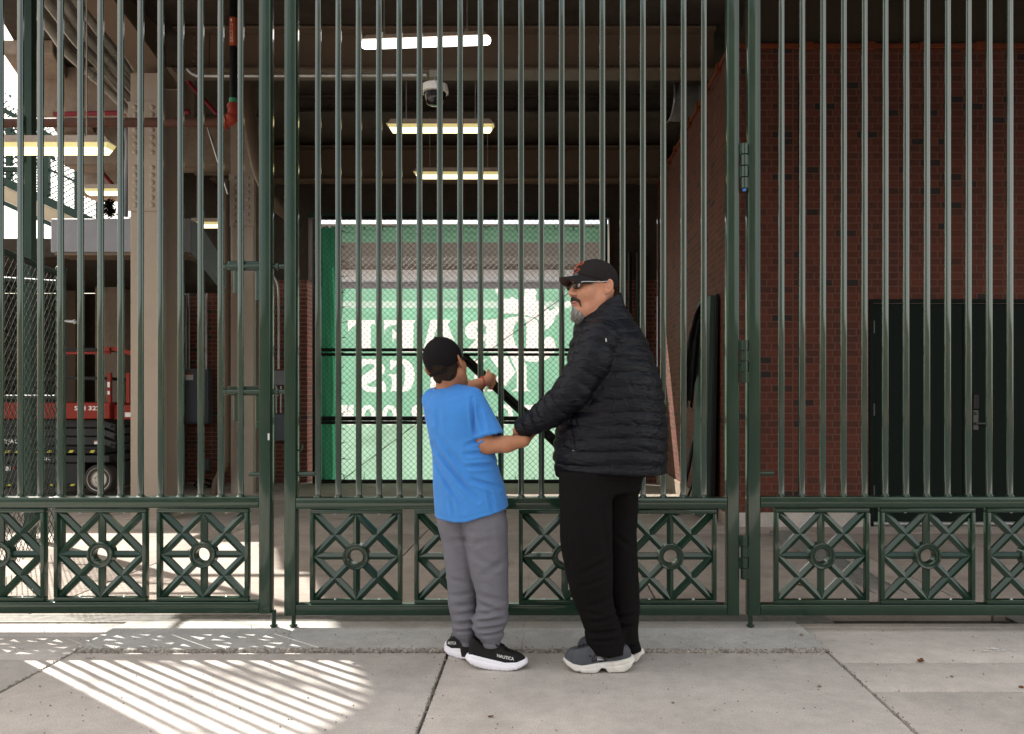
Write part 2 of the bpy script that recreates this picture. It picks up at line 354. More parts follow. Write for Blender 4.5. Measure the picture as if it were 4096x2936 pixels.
tag(drain('trench_drain', 2.02, 2.2, 4.78, 7.3, -0.01, 'y'), 'dark slotted floor drain behind the right gate running to the brick wall', 'drain')
tag(drain('trench_drain', 2.5, 3.4, 4.31, 4.42, 0.0), 'short black grate in the pavement under the right gate', 'drain')
def zfloor(y): return np.interp(y, [4.4, 7.8, 13.2, 60], [0.0, -0.05, -0.2, -0.3])
FXJ = [-16, -11, -8.2, -6.4, -4.6, -2.85, -1.1, 0.65, 2.45, 4.3, 7.5]
rects = []
for i in range(len(FXJ)-1):
    for (a, b_) in ((4.455, 7.33), (7.33, 10.3), (10.3, 13.15)):
        if FXJ[i] >= 2.4 and a > 7.4: continue
        rects.append((FXJ[i], FXJ[i+1], a, b_))
slab_set('passage_floor', rects, 0, M['floor'], zfun=lambda y: float(zfloor(y)), bev=0.004)
mb = MB()
mb.add([(-40,-1.7,-0.035),(40,-1.7,-0.035),(40,4.4,-0.035),(-40,4.4,-0.035)], [(0,1,2,3)])
ys = [4.4, 7.8, 13.2]
for a, b_ in zip(ys[:-1], ys[1:]):
    mb.add([(-40,a,zfloor(a)-0.035),(40,a,zfloor(a)-0.035),(40,b_,zfloor(b_)-0.035),(-40,b_,zfloor(b_)-0.035)], [(0,1,2,3)])
tag(mb.build('subgrade', M['dirt']), kind='structure')
M['asphalt'] = concrete_mat('asphalt', (0.055, 0.055, 0.057), speck=0.4, rough=0.9)
M['pavers'] = concrete_mat('far_pavement', (0.42, 0.33, 0.27), speck=0.1)
mb = MB(); mb.box(-40, 40, -1.75, -1.61, -0.15, 0.0); tag(mb.build('kerb', M['apron'], bevel=0.01), kind='structure')
mb = MB(); mb.add([(-300,-300,-0.14),(300,-300,-0.14),(300,-1.75,-0.14),(-300,-1.75,-0.14)], [(0,1,2,3)]); tag(mb.build('road', M['asphalt']), kind='structure')
mb = MB(); mb.add([(-300,13.16,-0.2),(300,13.16,-0.2),(300,400,-0.3),(-300,400,-0.3)], [(0,1,2,3)])
mb.add([(-300,-1.6,-0.3),(-9.3,-1.6,-0.3),(-9.3,13.16,-0.26),(-300,13.16,-0.26)], [(0,1,2,3)]); tag(mb.build('ground', M['pavers']), kind='structure')
# ================================================================ OVERHEAD
ZD = 5.1
deck_edge = [(-3.3, 4.55), (-4.38, 6.48), (-5.42, 8.55), (-5.76, 8.7), (-8.3, 14.9)]
poly = [(8, 4.55)] + [] + [(8, 13.3), (-7.62, 13.3)] + [(-4.9, 6.55), (-4.99, 6.27), (-5.2, 5.9), (-5.3, 4.55)]
mb = MB(); mb.prism(poly, ZD, ZD+0.5, plane='xy')
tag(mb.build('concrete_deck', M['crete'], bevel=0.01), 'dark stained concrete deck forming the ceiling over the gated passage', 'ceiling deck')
mb = MB(); mb.box(-3.1, 8, 4.3, 4.54, 3.78, 5.6); tag(mb.build('shade_header', M['crete'], bevel=0.01), 'unseen concrete header added above the green gates to darken the passage', 'beam')  # added out of view to keep high sky light out of the passage
# concrete stadium raker at upper left carrying the edge of the deck
M['crete_l'] = M['crete2']
def slant(x0, x1, pts):   # pts (y,z_under,z_top)
    for (a, b_) in zip(pts[:-1], pts[1:]):
        mb.hexa([(x0,a[0],a[1]),(x1,a[0],a[1]),(x0,b_[0],b_[1]),(x1,b_[0],b_[1]),(x0,a[0],a[2]),(x1,a[0],a[2]),(x0,b_[0],b_[2]),(x1,b_[0],b_[2])])
for (yy, th) in ((9.6, 0.35), (11.6, 0.4), (13.4, 0.4)):
    xl = -5.76 - (yy-8.7)*0.41
    mb = MB(); mb.box(xl+0.05, -4.3, yy, yy+th, ZD-0.62, ZD-0.003)
    tag(mb.build('concrete_rib', M['crete2'], bevel=0.02), {9.6: 'nearest stained concrete rib under the deck behind the fat conduits', 11.6: 'middle stained concrete rib under the deck at upper left', 13.4: 'farthest stained concrete rib under the deck beside the sky'}[yy], 'ceiling rib', 'concrete ribs under the deck')
mb = MB()
mb.hexa([(-5.95,8.9,ZD-0.16),(-5.4,8.9,ZD-0.16),(-8.15,14.6,ZD-0.16),(-7.6,14.6,ZD-0.16),(-5.95,8.9,ZD-0.004),(-5.4,8.9,ZD-0.004),(-8.15,14.6,ZD-0.004),(-7.6,14.6,ZD-0.004)])
tag(mb.build('edge_beam', M['crete2'], bevel=0.01), 'stained tan concrete beam along the sky edge of the deck', 'beam')
# tan steel raker rising toward the street
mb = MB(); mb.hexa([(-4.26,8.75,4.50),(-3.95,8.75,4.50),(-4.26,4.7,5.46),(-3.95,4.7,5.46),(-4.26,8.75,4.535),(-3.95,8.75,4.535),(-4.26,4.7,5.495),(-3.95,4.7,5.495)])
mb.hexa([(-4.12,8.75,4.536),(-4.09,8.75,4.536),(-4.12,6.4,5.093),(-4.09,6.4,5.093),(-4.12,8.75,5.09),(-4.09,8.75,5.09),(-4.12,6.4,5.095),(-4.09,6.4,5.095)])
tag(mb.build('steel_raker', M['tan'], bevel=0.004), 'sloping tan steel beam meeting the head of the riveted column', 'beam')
# horizontal steel beams
def ibeam(name, x0, x1, y, zb, zt, w, m, label, rivets=()):
    root = empty(name, ((x0+x1)/2, y, zb), label, 'beam')
    mb = MB(); mb.box(x0, x1, y-w/2, y+w/2, zb, zb+0.028); mb.box(x0, x1, y-w/2, y+w/2, zt-0.028, zt); mb.box(x0, x1, y-0.012, y+0.012, zb+0.029, zt-0.029)
    mb.build('girder', m, root, bevel=0.004)
    if rivets:
        mb = MB(); mb.box(x0-0.003, x0+0.34, y-0.03, y-0.0125, zb+0.03, zt-0.03); pl = mb.build('end_plate', m, root, bevel=0.003)
        mb = MB()
        for rx in rivets:
            for k in range(5): mb.sphere((rx, y-0.031, zb+0.07+k*(zt-zb-0.14)/4), 0.022, 10, 6, sc=(1,0.6,1))
        mb.build('rivet', m, pl, smooth='all')
    return root
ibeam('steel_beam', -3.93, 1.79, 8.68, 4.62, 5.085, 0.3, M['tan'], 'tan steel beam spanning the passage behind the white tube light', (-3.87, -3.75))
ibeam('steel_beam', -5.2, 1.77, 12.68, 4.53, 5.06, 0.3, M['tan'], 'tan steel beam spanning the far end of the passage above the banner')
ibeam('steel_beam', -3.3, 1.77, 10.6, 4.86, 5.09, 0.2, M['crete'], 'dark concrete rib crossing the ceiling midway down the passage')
# ================================================================ COLUMNS
def column(px0, px1, y, depth, pl0, pl1, zt, label, plate_w=1.12, nr=14):
    s = FX/y; x0, x1 = PX(px0, y), PX(px1, y); zb = float(zfloor(y))-0.03
    root = empty('steel_column', ((x0+x1)/2, y+depth/2, zb), label, 'column')
    mb = MB(); mb.box(x0, x1, y, y+0.03, zb, zt); mb.box(x0, x1, y+depth-0.03, y+depth, zb, zt); xm = (x0+x1)/2
    mb.box(xm-0.015, xm+0.015, y+0.031, y+depth-0.031, zb, zt)
    mb.box(x1-0.02, x1+0.0, y+0.0305, y+0.1, zb, zt)
    mb.build('shaft', M['tan_skylit'], root, bevel=0.004)
    xc = (x0+x1)/2; hw = (x1-x0)/2*plate_w; z0, z1 = PZ(pl1, y), PZ(pl0, y)
    for (yy, sgn) in ((y, -1), (y+depth, 1)):
        mb = MB(); a, b_ = (yy-0.016, yy-0.001) if sgn < 0 else (yy+0.001, yy+0.016); mb.box(xc-hw, xc+hw, a, b_, z0, z1)
        pl = mb.build('splice_plate', M['tan_skylit'], root, bevel=0.003)
        mb = MB()
        for k in range(nr):
            if k == nr//2 - 1 and nr > 10: continue
            z = z0 + 0.06 + (z1-z0-0.12)*k/(nr-1)
            for sx in (-1, 1): mb.sphere((xc+sx*hw*0.54, (a if sgn < 0 else b_), z), 0.027 if nr > 10 else 0.024, 12, 6, sc=(1,0.6,1))
        mb.build('rivet', M['tan_skylit'], pl, smooth='all')
    mb = MB(); mb.box(x0-0.06, x1+0.06, y-0.05, y+depth+0.05, zb, zb+0.045); mb.build('base_plate', M['tan_skylit'], root, bevel=0.004)
    return root
column(289, 351, 8.3, 0.5, 226, 468, 4.495, 'tall tan steel column with a long riveted splice plate, nearest the left gate')
column(511, 561, 11.0, 0.36, 385, 501, 5.09, 'tan riveted steel column farther back between the two gate leaves', nr=7)
# dark green post standing outside the passage
x = PX(66, 7.0); mb = MB(); mb.box(x-0.034, x+0.034, 6.97, 7.04, -0.05, 5.7); mb.box(x-0.045, x-0.02, 6.955, 6.968, 3.2, 3.6); mb.box(x-0.9, x-0.036, 6.98, 7.03, PZ(375,7)-0.02, PZ(375,7)+0.02)
tag(mb.build('steel_post', M['darkgreen'], bevel=0.003), 'dark green square steel post with a side arm against the sky at left', 'post')
# ================================================================ BRICK
YW = 7.8; XW = 1.775
def brick_building():
    root = empty('brick_wall', (4.2, YW, -0.05), 'red brick wall with orange coping facing the street behind the right gate', 'brick wall')
    dx0, dx1 = PX(1925, YW), PX(2345, YW); dz = PZ(663, YW); zt = PZ(109, YW); zb = PZ(1135, YW)
    mb = MB()
    mb.box(XW, dx0, YW, YW+0.2, zb, zt); mb.box(dx1, 8, YW, YW+0.2, zb, zt); mb.box(dx0, dx1, YW, YW+0.2, dz, zt)
    mb.build('wall', M['brick'], root)
    za, zc = PZ(285, YW), PZ(243, YW)
    mb = MB(); xj = PX(1769, YW); mb.box(xj+0.006, 8, YW-0.012, YW-0.001, za, zc); mb.build('brick_band', M['brick'], root, bevel=0.002)
    mb = MB(); mb.box(xj-0.006, xj+0.005, YW-0.002, YW-0.0005, zb, zc+0.25); mb.build('movement_joint', M['black'], root)
    mb = MB(); mb.box(XW-0.02, dx0, YW-0.035, YW+0.2, -0.12, zb-0.001); mb.box(dx1, 8, YW-0.035, YW+0.2, -0.12, zb-0.001); mb.build('stone_base', M['walk'], root, bevel=0.008)
    mb = MB(); mb.box(XW-0.03, 8, YW-0.03, YW+0.23, zt+0.001, zt+0.045)
    for px in (1787, 1925, 2045, 2170): xx = PX(px, YW); mb.box(xx-0.05, xx+0.05, YW-0.04, YW+0.24, zt-0.012, zt+0.06)
    mb.build('coping', M['coping'], root, bevel=0.004)
    # double door
    fr = MB(); t = 0.035
    fr.box(dx0, dx0+t, YW-0.02, YW+0.12, -0.06, dz-t); fr.box(dx1-t, dx1, YW-0.02, YW+0.12, -0.06, dz-t); fr.box(dx0, dx1, YW-0.02, YW+0.12, dz-t, dz)
    fr.build('door_frame', M['door'], root, bevel=0.004)
    xs = PX(2135, YW); zd0 = PZ(1158, YW)+0.01
    for (a, b_, first) in ((dx0+t+0.004, xs-0.003, True), (xs+0.003, dx1-t-0.004, False)):
        m1 = MB(); m1.box(a, b_, YW+0.02, YW+0.065, zd0, dz-t-0.005)
        d = m1.build('door', M['door'], root, bevel=0.003)
        if first:
            for (p0, p1) in ((710, 738), (894, 921), (1076, 1100)):
                m2 = MB(); xh = PX(1936, YW); m2.tube([(xh, YW+0.01, PZ(p1, YW)), (xh, YW+0.01, PZ(p0, YW))], 0.011, 10); m2.build('hinge', M['dimsteel'], d, smooth=40)
        else:
            m2 = MB(); xh = PX(2162, YW); m2.box(xh-0.026, xh+0.026, YW-0.005, YW+0.019, PZ(906, YW), PZ(874, YW)); m2.build('keypad', M['blackplastic'], d, bevel=0.004)
            m2 = MB(); m2.box(xh-0.024, xh+0.024, YW+0.004, YW+0.019, PZ(952, YW), PZ(909, YW)); m2.sphere((xh, YW, PZ(916, YW)), 0.016); m2.tube([(xh, YW-0.02, PZ(938, YW)), (xh+0.14, YW-0.03, PZ(938, YW))], 0.01, 10); m2.tube([(xh, YW-0.02, PZ(938, YW)), (xh, YW+0.01, PZ(938, YW))], 0.013, 10)
            m2.build('handle', M['dimsteel'], d, smooth=40)
    mb = MB(); mb.box(dx0+t, dx1-t, YW-0.03, YW+0.1, PZ(1161, YW), zd0-0.002); mb.build('sill', M['steel'], root, bevel=0.003)
    # tan panels closing the gap above the coping
    mb = MB(); xx = XW+0.15
    while xx < 8: mb.box(xx, xx+1.193, YW+0.1, YW+0.13, zt+0.05, ZD-0.004); xx += 1.2
    mb.box(XW+0.12, 8, YW+0.06, YW+0.1, zt+0.05, zt+0.075)
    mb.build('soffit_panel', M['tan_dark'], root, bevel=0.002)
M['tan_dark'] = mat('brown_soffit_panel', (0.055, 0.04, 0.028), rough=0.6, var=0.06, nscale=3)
brick_building()
def side_wall():
    root = empty('brick_wall', (XW, 10.6, -0.1), 'red brick side wall running deep into the passage beside the banner', 'brick wall')
    mb = MB(); zt = PZ(109, YW)
    mb.box(XW, XW+0.25, YW+0.201, 13.0, 0.05, zt); mb.build('wall', M['brick_side'], root)
    mb = MB(); mb.box(XW-0.03, XW+0.27, YW+0.232, 13.0, zt+0.001, zt+0.045)
    yy = 8.25
    while yy < 12.8: mb.box(XW-0.045, XW+0.28, yy, yy+0.1, zt-0.03, zt+0.06); yy += 0.55
    mb.build('coping', M['coping'], root, bevel=0.004)
    mb = MB(); mb.box(XW-0.02, XW+0.25, YW+0.201, 13.0, -0.25, 0.049); mb.build('stone_base', M['crete2'], root, bevel=0.006)
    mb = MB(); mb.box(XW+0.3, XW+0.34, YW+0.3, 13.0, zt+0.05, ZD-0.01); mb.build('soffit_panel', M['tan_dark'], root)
side_wall()
YB = 13.0; ox0, ox1, oz = PX(683, YB), PX(1350, YB), PZ(478, YB); zbk = PZ(620, YB)
def end_wall():
    root = empty('end_wall', (-1.5, YB, -0.2), 'concrete and brick wall around the tall opening at the end of the passage', 'wall')
    mb = MB(); mb.box(-6.6, 2.1, YB, YB+0.3, oz, ZD-0.003); mb.box(-6.6, ox0, YB, YB+0.3, zbk, oz-0.001); mb.box(ox1, XW-0.003, YB, YB+0.3, zbk, oz-0.001)
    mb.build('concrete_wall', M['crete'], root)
    mb = MB(); mb.box(-6.6, ox0-0.02, YB+0.01, YB+0.31, -0.25, zbk-0.001); mb.box(ox1+0.02, XW-0.003, YB+0.01, YB+0.31, -0.25, zbk-0.001); mb.build('brickwork', M['brick_back'], root)
    mb = MB(); mb.box(ox0-0.02, ox1+0.02, YB-0.03, YB-0.001, oz-0.04, oz+0.035); mb.build('lintel_angle', M['darkgreen'], root, bevel=0.003)
    for (px0, px1, py0, py1, dep, m, nm) in ((606, 634, 821, 853, 0.12, M['bluegrey'], 'junction_box'), (604, 640, 917, 976, 0.14, M['greyenc'], 'junction_box'), (446, 462, 1018, 1042, 0.1, M['greyenc'], 'junction_box')):
        mb = MB(); mb.box(PX(px0, 12.9), PX(px1, 12.9), YB-dep, YB-0.002, PZ(py1, 12.9), PZ(py0, 12.9)); mb.build(nm, m, root, bevel=0.006)
end_wall()
yc = 12.82
root = empty('electrical_cabinet', (PX(434, yc), yc, PZ(938, yc)), 'grey electrical cabinet with an orange warning label on the dark brick', 'cabinet')
mb = MB(); mb.box(PX(406, yc), PX(462, yc), yc-0.02, YB-0.004, PZ(938, yc), PZ(818, yc)); mb.build('housing', M['greyenc'], root, bevel=0.008)
mb = MB(); mb.box(PX(410, yc), PX(458, yc), yc-0.036, yc-0.021, PZ(934, yc), PZ(822, yc)); dr = mb.build('door', M['greyenc'], root, bevel=0.004)
mb = MB(); mb.box(PX(413, yc), PX(430, yc), yc-0.040, yc-0.037, PZ(842, yc), PZ(828, yc)); lb = mb.build('warning_label', M['white'], dr)
mb = MB(); mb.box(PX(413, yc), PX(430, yc), yc-0.043, yc-0.0405, PZ(830.5, yc), PZ(827, yc)); mb.build('label_stripe', M['labelorange'], dr)
def conduit(pts, r, label, m=None, cat='conduit', group=None, name='conduit_pipe', n=12):
    mb = MB(); mb.tube(pts, r, n); return tag(mb.build(name, m or M['steel'], smooth=50), label, cat, group)
def curve(pts, n=8):        # Catmull-Rom
    pts = [Vector(p) for p in pts]; out = []
    for i in range(len(pts)-1):
        p0 = pts[max(i-1,0)]; p1 = pts[i]; p2 = pts[i+1]; p3 = pts[min(i+2, len(pts)-1)]
        for k in range(n):
            t = k/n; out.append(0.5*((2*p1)+(p2-p0)*t+(2*p0-5*p1+4*p2-p3)*t*t+(3*p1-p0-3*p2+p3)*t**3))
    out.append(pts[-1]); return out
conduit(curve([P(404, 612, 12.9), P(411, 640, 12.9), P(413, 700, 12.9), P(413, 818, 12.9)]), 0.014, 'left of two thin steel conduits dropping into the grey cabinet', group='conduits above the cabinet')
conduit(curve([P(409, 612, 12.9), P(417, 640, 12.9), P(419, 700, 12.9), P(419, 818, 12.9)]), 0.014, 'right of two thin steel conduits dropping into the grey cabinet', group='conduits above the cabinet')
conduit(curve([P(478, 612, 12.9), P(464, 632, 12.9), P(458, 660, 12.9), P(457, 700, 12.9), P(457, 818, 12.9)]), 0.02, 'thicker curved steel conduit entering the cabinet top at its right end', group='conduits above the cabinet')
conduit(curve([P(596, 606, 12.85), P(612, 622, 12.85), P(617, 660, 12.85), P(617, 818, 12.85)]), 0.02, 'curved steel conduit on the brick between the two gate posts')
conduit([P(612, 855, 12.9), P(612, 915, 12.9)], 0.014, 'left short conduit linking the two wall boxes', group='short conduits between wall boxes')
conduit([P(622, 855, 12.9), P(622, 915, 12.9)], 0.014, 'right short conduit linking the two wall boxes', group='short conduits between wall boxes')
conduit(curve([P(430, 1075, 12.3), P(445, 1062, 12.2), P(470, 1068, 12.1), P(455, 1083, 12.0), P(432, 1086, 12.0), P(450, 1072, 12.1), P(480, 1085, 12.0)]), 0.014, 'loose black cable coiled on the floor under the cabinet', M['black'], 'cable', name='cable')
# ================================================================ PIPES
# horizontal brown pipe to the red coupling, riser and label
yp = 8.02
conduit([P(-140, 272, yp), P(60, 272, yp), P(250, 271.5, yp), P(494, 271, yp)], 0.046, 'fat brown water pipe running level across the left bay', M['rust'], 'pipe', name='water_pipe', n=18)
root = empty('riser_pipe', P(517, 262, yp), 'black fire riser with an orange water label and red elbow', 'pipe')
mb = MB(); mb.tube([P(517, 222, yp), P(517, -40, yp)], 0.037, 18); rp_ = mb.build('riser', M['black'], root, smooth=50)
mb = MB(); mb.tube([P(517, 104, yp), P(517, 41, yp)], 0.0395, 18, caps=False); lab = mb.build('pipe_label', M['labelorange'], root, smooth=50)
mb = MB(); mb.tube([P(517, 231, yp), P(517, 219, yp)], 0.042, 18); mb.build('green_band', mat('green_collar', (0.06,0.3,0.16), rough=0.5), root, smooth=50)
mb = MB(); mb.tube(curve([P(517, 230, yp), P(517, 250, yp), P(512, 265, yp), P(498, 271, yp)]), 0.055, 18); mb.sphere(P(514, 262, yp), 0.066); mb.tube([P(503, 271, yp), P(496, 271, yp)], 0.066, 18); mb.tube([P(517, 240, yp), P(517, 234, yp)], 0.062, 18); mb.build('elbow', M['redpaint'], root, smooth=50)
def text_obj(s, size, bold=0.0, res=3):
    cu = bpy.data.curves.new('lettering', 'FONT'); cu.body = s; cu.size = size; cu.offset = bold; cu.resolution_u = res; cu.fill_mode = 'FRONT'; cu.align_x = 'CENTER'; cu.align_y = 'CENTER'
    o = bpy.data.objects.new('lettering', cu); COL.objects.link(o)
    dg = bpy.context.evaluated_depsgraph_get(); dg.update()
    me = bpy.data.meshes.new_from_object(o.evaluated_get(dg)); bpy.data.objects.remove(o); bpy.data.curves.remove(cu)
    vs = np.array([v.co[:] for v in me.vertices]).reshape(-1, 3); fs = [list(p.vertices) for p in me.polygons]
    bpy.data.meshes.remove(me)
    return vs, fs
def put_text(s, width, height, fun, m, parent, name='lettering', bold=0.0):   # fun maps (u,v) in metres to world
    vs, fs = text_obj(s, 1.0, bold)
    c = (vs.max(0)+vs.min(0))/2; e = vs.max(0)-vs.min(0)
    u = (vs[:,0]-c[0])/e[0]*width; v = (vs[:,1]-c[1])/e[1]*height
    mb = MB(); mb.add([fun(a, b_) for a, b_ in zip(u, v)], fs)
    return mb.build(name, m, parent)
cx, cy, cz = P(517, 74, yp)
def wrap(u, v):  # text reads upward on the pipe
    th = -math.pi/2 - 0.15 + (-v)/0.0402*-1
    return (cx + 0.0402*math.cos(th), cy + 0.0402*math.sin(th), cz - 0.012 + u)
put_text('FIRE PROTECTION WATER', 0.185, 0.032, wrap, M['white'], lab)
mb = MB(); 
for (dz, w) in ((0.098, 0.0), (0.082, 0.016)): pass
a = [(-0.018, 0.118), (0.0, 0.135), (0.018, 0.118), (0.006, 0.118), (0.006, 0.1), (-0.006, 0.1), (-0.006, 0.118)]
mb.add([(cx-0.006+u*0.8, cy-0.0415, cz+v-0.005) for u, v in a], [(0,1,2,3,4,5,6)]); mb.build('arrow', M['white'], lab)
# bundle of fat grey conduits sagging from the ceiling to the column
tops = [(40, -25), (82, -25), (122, -25), (152, -25), (196, -25), (218, -25)]
mids = [(150, 118), (172, 96), (200, 92), (225, 78), (240, 60), (262, 70)]
ends = [(300, 262), (300, 236), (300, 208), (300, 185), (300, 150), (300, 128)]
words = ['lowest', 'second lowest', 'third from the bottom', 'third from the top', 'second from the top', 'topmost']
for i in range(6):
    ya = 7.1 + 0.07*i
    pts = curve([P(tops[i][0], tops[i][1], ya), P(mids[i][0]-38, mids[i][1]-52, ya+0.5), P(mids[i][0], mids[i][1], ya+0.9), P((mids[i][0]+ends[i][0])/2, (mids[i][1]+ends[i][1])/2-4, 8.7), P(ends[i][0], ends[i][1], 9.1+0.03*i)], 7)
    mb = MB(); mb.tube(pts, 0.043, 14)
    k = len(pts)*2//3
    mb.tube([pts[k], pts[k]+(pts[k+1]-pts[k]).normalized()*0.07], 0.05, 14)
    tag(mb.build('conduit_pipe', M['conduit'], smooth=50), f'{words[i]} of the six fat grey conduits sagging to the riveted column', 'conduit', 'fat grey conduits at upper left')
conduit([P(120, 253, 9.4), P(284, 250, 9.4), P(420, 248, 9.4)], 0.028, 'dark red sprinkler pipe just above the brown pipe', M['redpipe'], 'pipe', name='sprinkler_pipe')
conduit([P(150, 290, 12.0), P(262, 425, 12.0)], 0.03, 'dark red sprinkler pipe slanting down under the deck at left', M['redpipe'], 'pipe', name='sprinkler_pipe')
conduit([P(408, -20, 9.6), P(452, 50, 9.6), P(470, 70, 9.6), P(500, 60, 9.6)], 0.02, 'bent red sprinkler pipe near the ceiling beside the black riser', M['redpipe'], 'pipe', name='sprinkler_pipe')
conduit([P(404, 160, 9.6), P(422, 188, 9.6), P(480, 252, 9.6)], 0.026, 'red branch pipe slanting behind the horizontal beam', M['redpipe'], 'pipe', name='sprinkler_pipe')
conduit(curve([P(280, 285, 9.9), P(283, 330, 9.9), P(280, 400, 9.9), P(278, 480, 9.9)]), 0.03, 'pale grey vertical conduit left of the riveted column', M['bluegrey'], 'conduit')
conduit(curve([P(556, 100, 10.2), P(549, 180, 10.2), P(556, 290, 10.2), P(575, 385, 10.3), P(612, 455, 10.4), P(650, 482, 10.6)]), 0.075, 'fat tan drain pipe curving down behind the gate posts', M['tan'], 'pipe', name='drain_pipe', n=18)
conduit(curve([P(501, 400, 10.85), P(501, 600, 10.85), P(501, 900, 10.85), P(501, 1008, 10.85), P(497, 1035, 10.85), P(484, 1055, 10.85), P(477, 1072, 10.85), P(474, 1096, 10.85)]), 0.045, 'tan downpipe with a bent foot beside the far riveted column', M['tan'], 'pipe', name='downpipe', n=16)
conduit(curve([P(415, 153, 8.4), P(432, 166, 8.4), P(470, 168, 8.4), P(700, 167.5, 8.4), P(945, 166, 8.4)]), 0.02, 'thin steel conduit running along the beam to the dome camera', name='conduit_pipe')
conduit([P(452, 255, 10.0), P(505, 430, 10.0)], 0.012, 'slim steel hanger rod slanting behind the brown pipe', M['steel'], 'rod', name='hanger_rod')
mb = MB(); mb.box(PX(432, 11.3), PX(560, 11.3), 11.28, 11.32, PZ(388, 11.3), PZ(381, 11.3)); tag(mb.build('strut_channel', M['tan'], bevel=0.003), 'slotted tan strut channel level above the far column plate', 'strut')
# round metal duct over the side wall
root = empty('round_duct', P(1510, 220, 10.4), 'shiny round metal duct above the brick side wall', 'duct')
mb = MB(); c = P(1478, 222, 10.4); mb.lathe(c, (1, 0.15, 0), [(0.27, 0), (0.275, 0.02), (0.255, 0.03), (0.25, 0.34), (0.27, 0.345), (0.27, 0.36), (0.25, 0.37), (0.25, 0.9)], 32); mb.build('barrel', M['steel'], root, smooth=40)
mb = MB(); mb.lathe(c, (1, 0.15, 0), [(0.0, 0.12), (0.24, 0.12), (0.26, 0.0)], 32); mb.build('damper', M['black'], root, smooth=40)
# ================================================================ LAMPS
def tube_light(x0, x1, y0, y1, z, label, warm=True, hang=True, wide=0.13):
    root = empty('tube_light', ((x0+x1)/2, (y0+y1)/2, z), label, 'ceiling light', 'tube lights in the passage')
    L = math.hypot(x1-x0, y1-y0); ang = math.atan2(y1-y0, x1-x0)
    def loc(u, v, w): return ((x0+x1)/2 + u*math.cos(ang) - v*math.sin(ang), (y0+y1)/2 + u*math.sin(ang) + v*math.cos(ang), z+w)
    def block(prof, name, m, sm=None, bev=0):    # prof: list of (half length, half width, height)
        mb = MB(); n = len(prof); v = []
        for (hl, hw, h) in prof: v += [loc(-hl,-hw,h), loc(hl,-hw,h), loc(hl,hw,h), loc(-hl,hw,h)]
        f = [(0,1,2,3)]
        for i in range(n-1):
            for k in range(4): f.append((i*4+k, i*4+(k+1)%4, i*4+4+(k+1)%4, i*4+4+k))
        f.append(tuple(reversed(range(n*4-4, n*4)))); mb.add(v, f)
        return mb.build(name, m, root, bevel=bev, seg=2, smooth=sm)
    if warm:
        block([(L/2-0.05, wide*0.36, 0.085), (L/2-0.02, wide*0.42, 0.045), (L/2, wide/2, 0.034), (L/2, wide/2, 0.026)], 'housing', M['lamphouse'])
        block([(L/2-0.012, wide*0.47, 0.0255), (L/2-0.035, wide*0.42, -0.012)], 'diffuser_rim', M['lamprim'])
        block([(L/2-0.036, wide*0.41, -0.0125), (L/2-0.06, wide*0.33, -0.05)], 'diffuser', M['lampwarm'])
    else:
        block([(L/2-0.06, 0.035, 0.075), (L/2-0.03, 0.045, 0.04), (L/2-0.02, 0.05, 0.032)], 'housing', M['lamphouse'])
        mb = MB(); mb.tube([loc(-L/2+0.0, 0, 0), loc(-L/2+0.01, 0, 0), loc(-L/2+0.035, 0, 0), loc(L/2-0.035, 0, 0), loc(L/2-0.01, 0, 0), loc(L/2, 0, 0)], 0.045, 16, rs=[0.012, 0.033, 0.045, 0.045, 0.033, 0.012]); mb.build('diffuser', M['lampwhite'], root, smooth=50)
    if hang:
        for u in (-L*0.32, L*0.32):
            mb = MB(); a = loc(u, 0, 0.08); mb.tube([a, (a[0], a[1], ZD-0.01)], 0.006, 8)
            c0 = loc(u, 0, 0); 
            mb.box(c0[0]-0.016, c0[0]+0.016, c0[1]-0.055, c0[1]+0.055, z+0.078, z+0.09)
            mb.build('hanger', M['conduit'], root)
    return root
tube_light(PX(800, 7.75), PX(1087, 7.65), 7.75, 7.65, PZ(94, 7.7), 'bright white tube light hanging in front of the nearest beam', warm=False)
tube_light(PX(857, 9.1), PX(1096, 9.1), 9.1, 9.1, PZ(283, 9.1), 'warm yellow tube light hanging just below the dome camera')
tube_light(PX(916, 11.0), PX(1116, 11.0), 11.0, 11.0, PZ(387, 11.0), 'warm tube light lowest and deepest over the banner')
tube_light(PX(-80, 6.5), PX(252, 6.5), 6.5, 6.5, PZ(327, 6.5), 'large warm tube light close to the sky opening at left', hang=True)
tube_light(PX(187, 11.0), PX(345, 11.0), 11.0, 11.0, PZ(424, 11.0), 'smaller warm tube light left of the riveted column above the ramp', hang=False)
tube_light(PX(420, 12.2), PX(512, 12.2), 12.2, 12.2, PZ(497, 12.2), 'short warm tube light half hidden by the far riveted column')
# dome camera
yd = 8.4
root = empty('dome_camera', P(963, 180, yd), 'white rimmed black dome security camera hanging from the conduit', 'camera')
c = P(963, 201, yd)
mb = MB(); mb.lathe(c, (0,0,1), [(0.115,-0.03),(0.14,-0.025),(0.142,0.0),(0.13,0.055),(0.09,0.075),(0.0,0.08)], 32); mb.build('rim', M['white'], root, smooth=40)
mb = MB(); mb.lathe(c, (0,0,1), [(0.0,-0.16),(0.045,-0.155),(0.08,-0.14),(0.105,-0.08),(0.118,-0.031)], 32); mb.build('dome', M['glossdome'], root, smooth='all')
mb = MB(); mb.tube([(c[0], c[1], c[2]+0.08), (c[0], c[1], c[2]+0.18)], 0.02); mb.box(c[0]-0.05, c[0]+0.05, c[1]-0.04, c[1]+0.04, c[2]+0.13, c[2]+0.2); mb.build('bracket', M['conduit'], root, smooth=40)
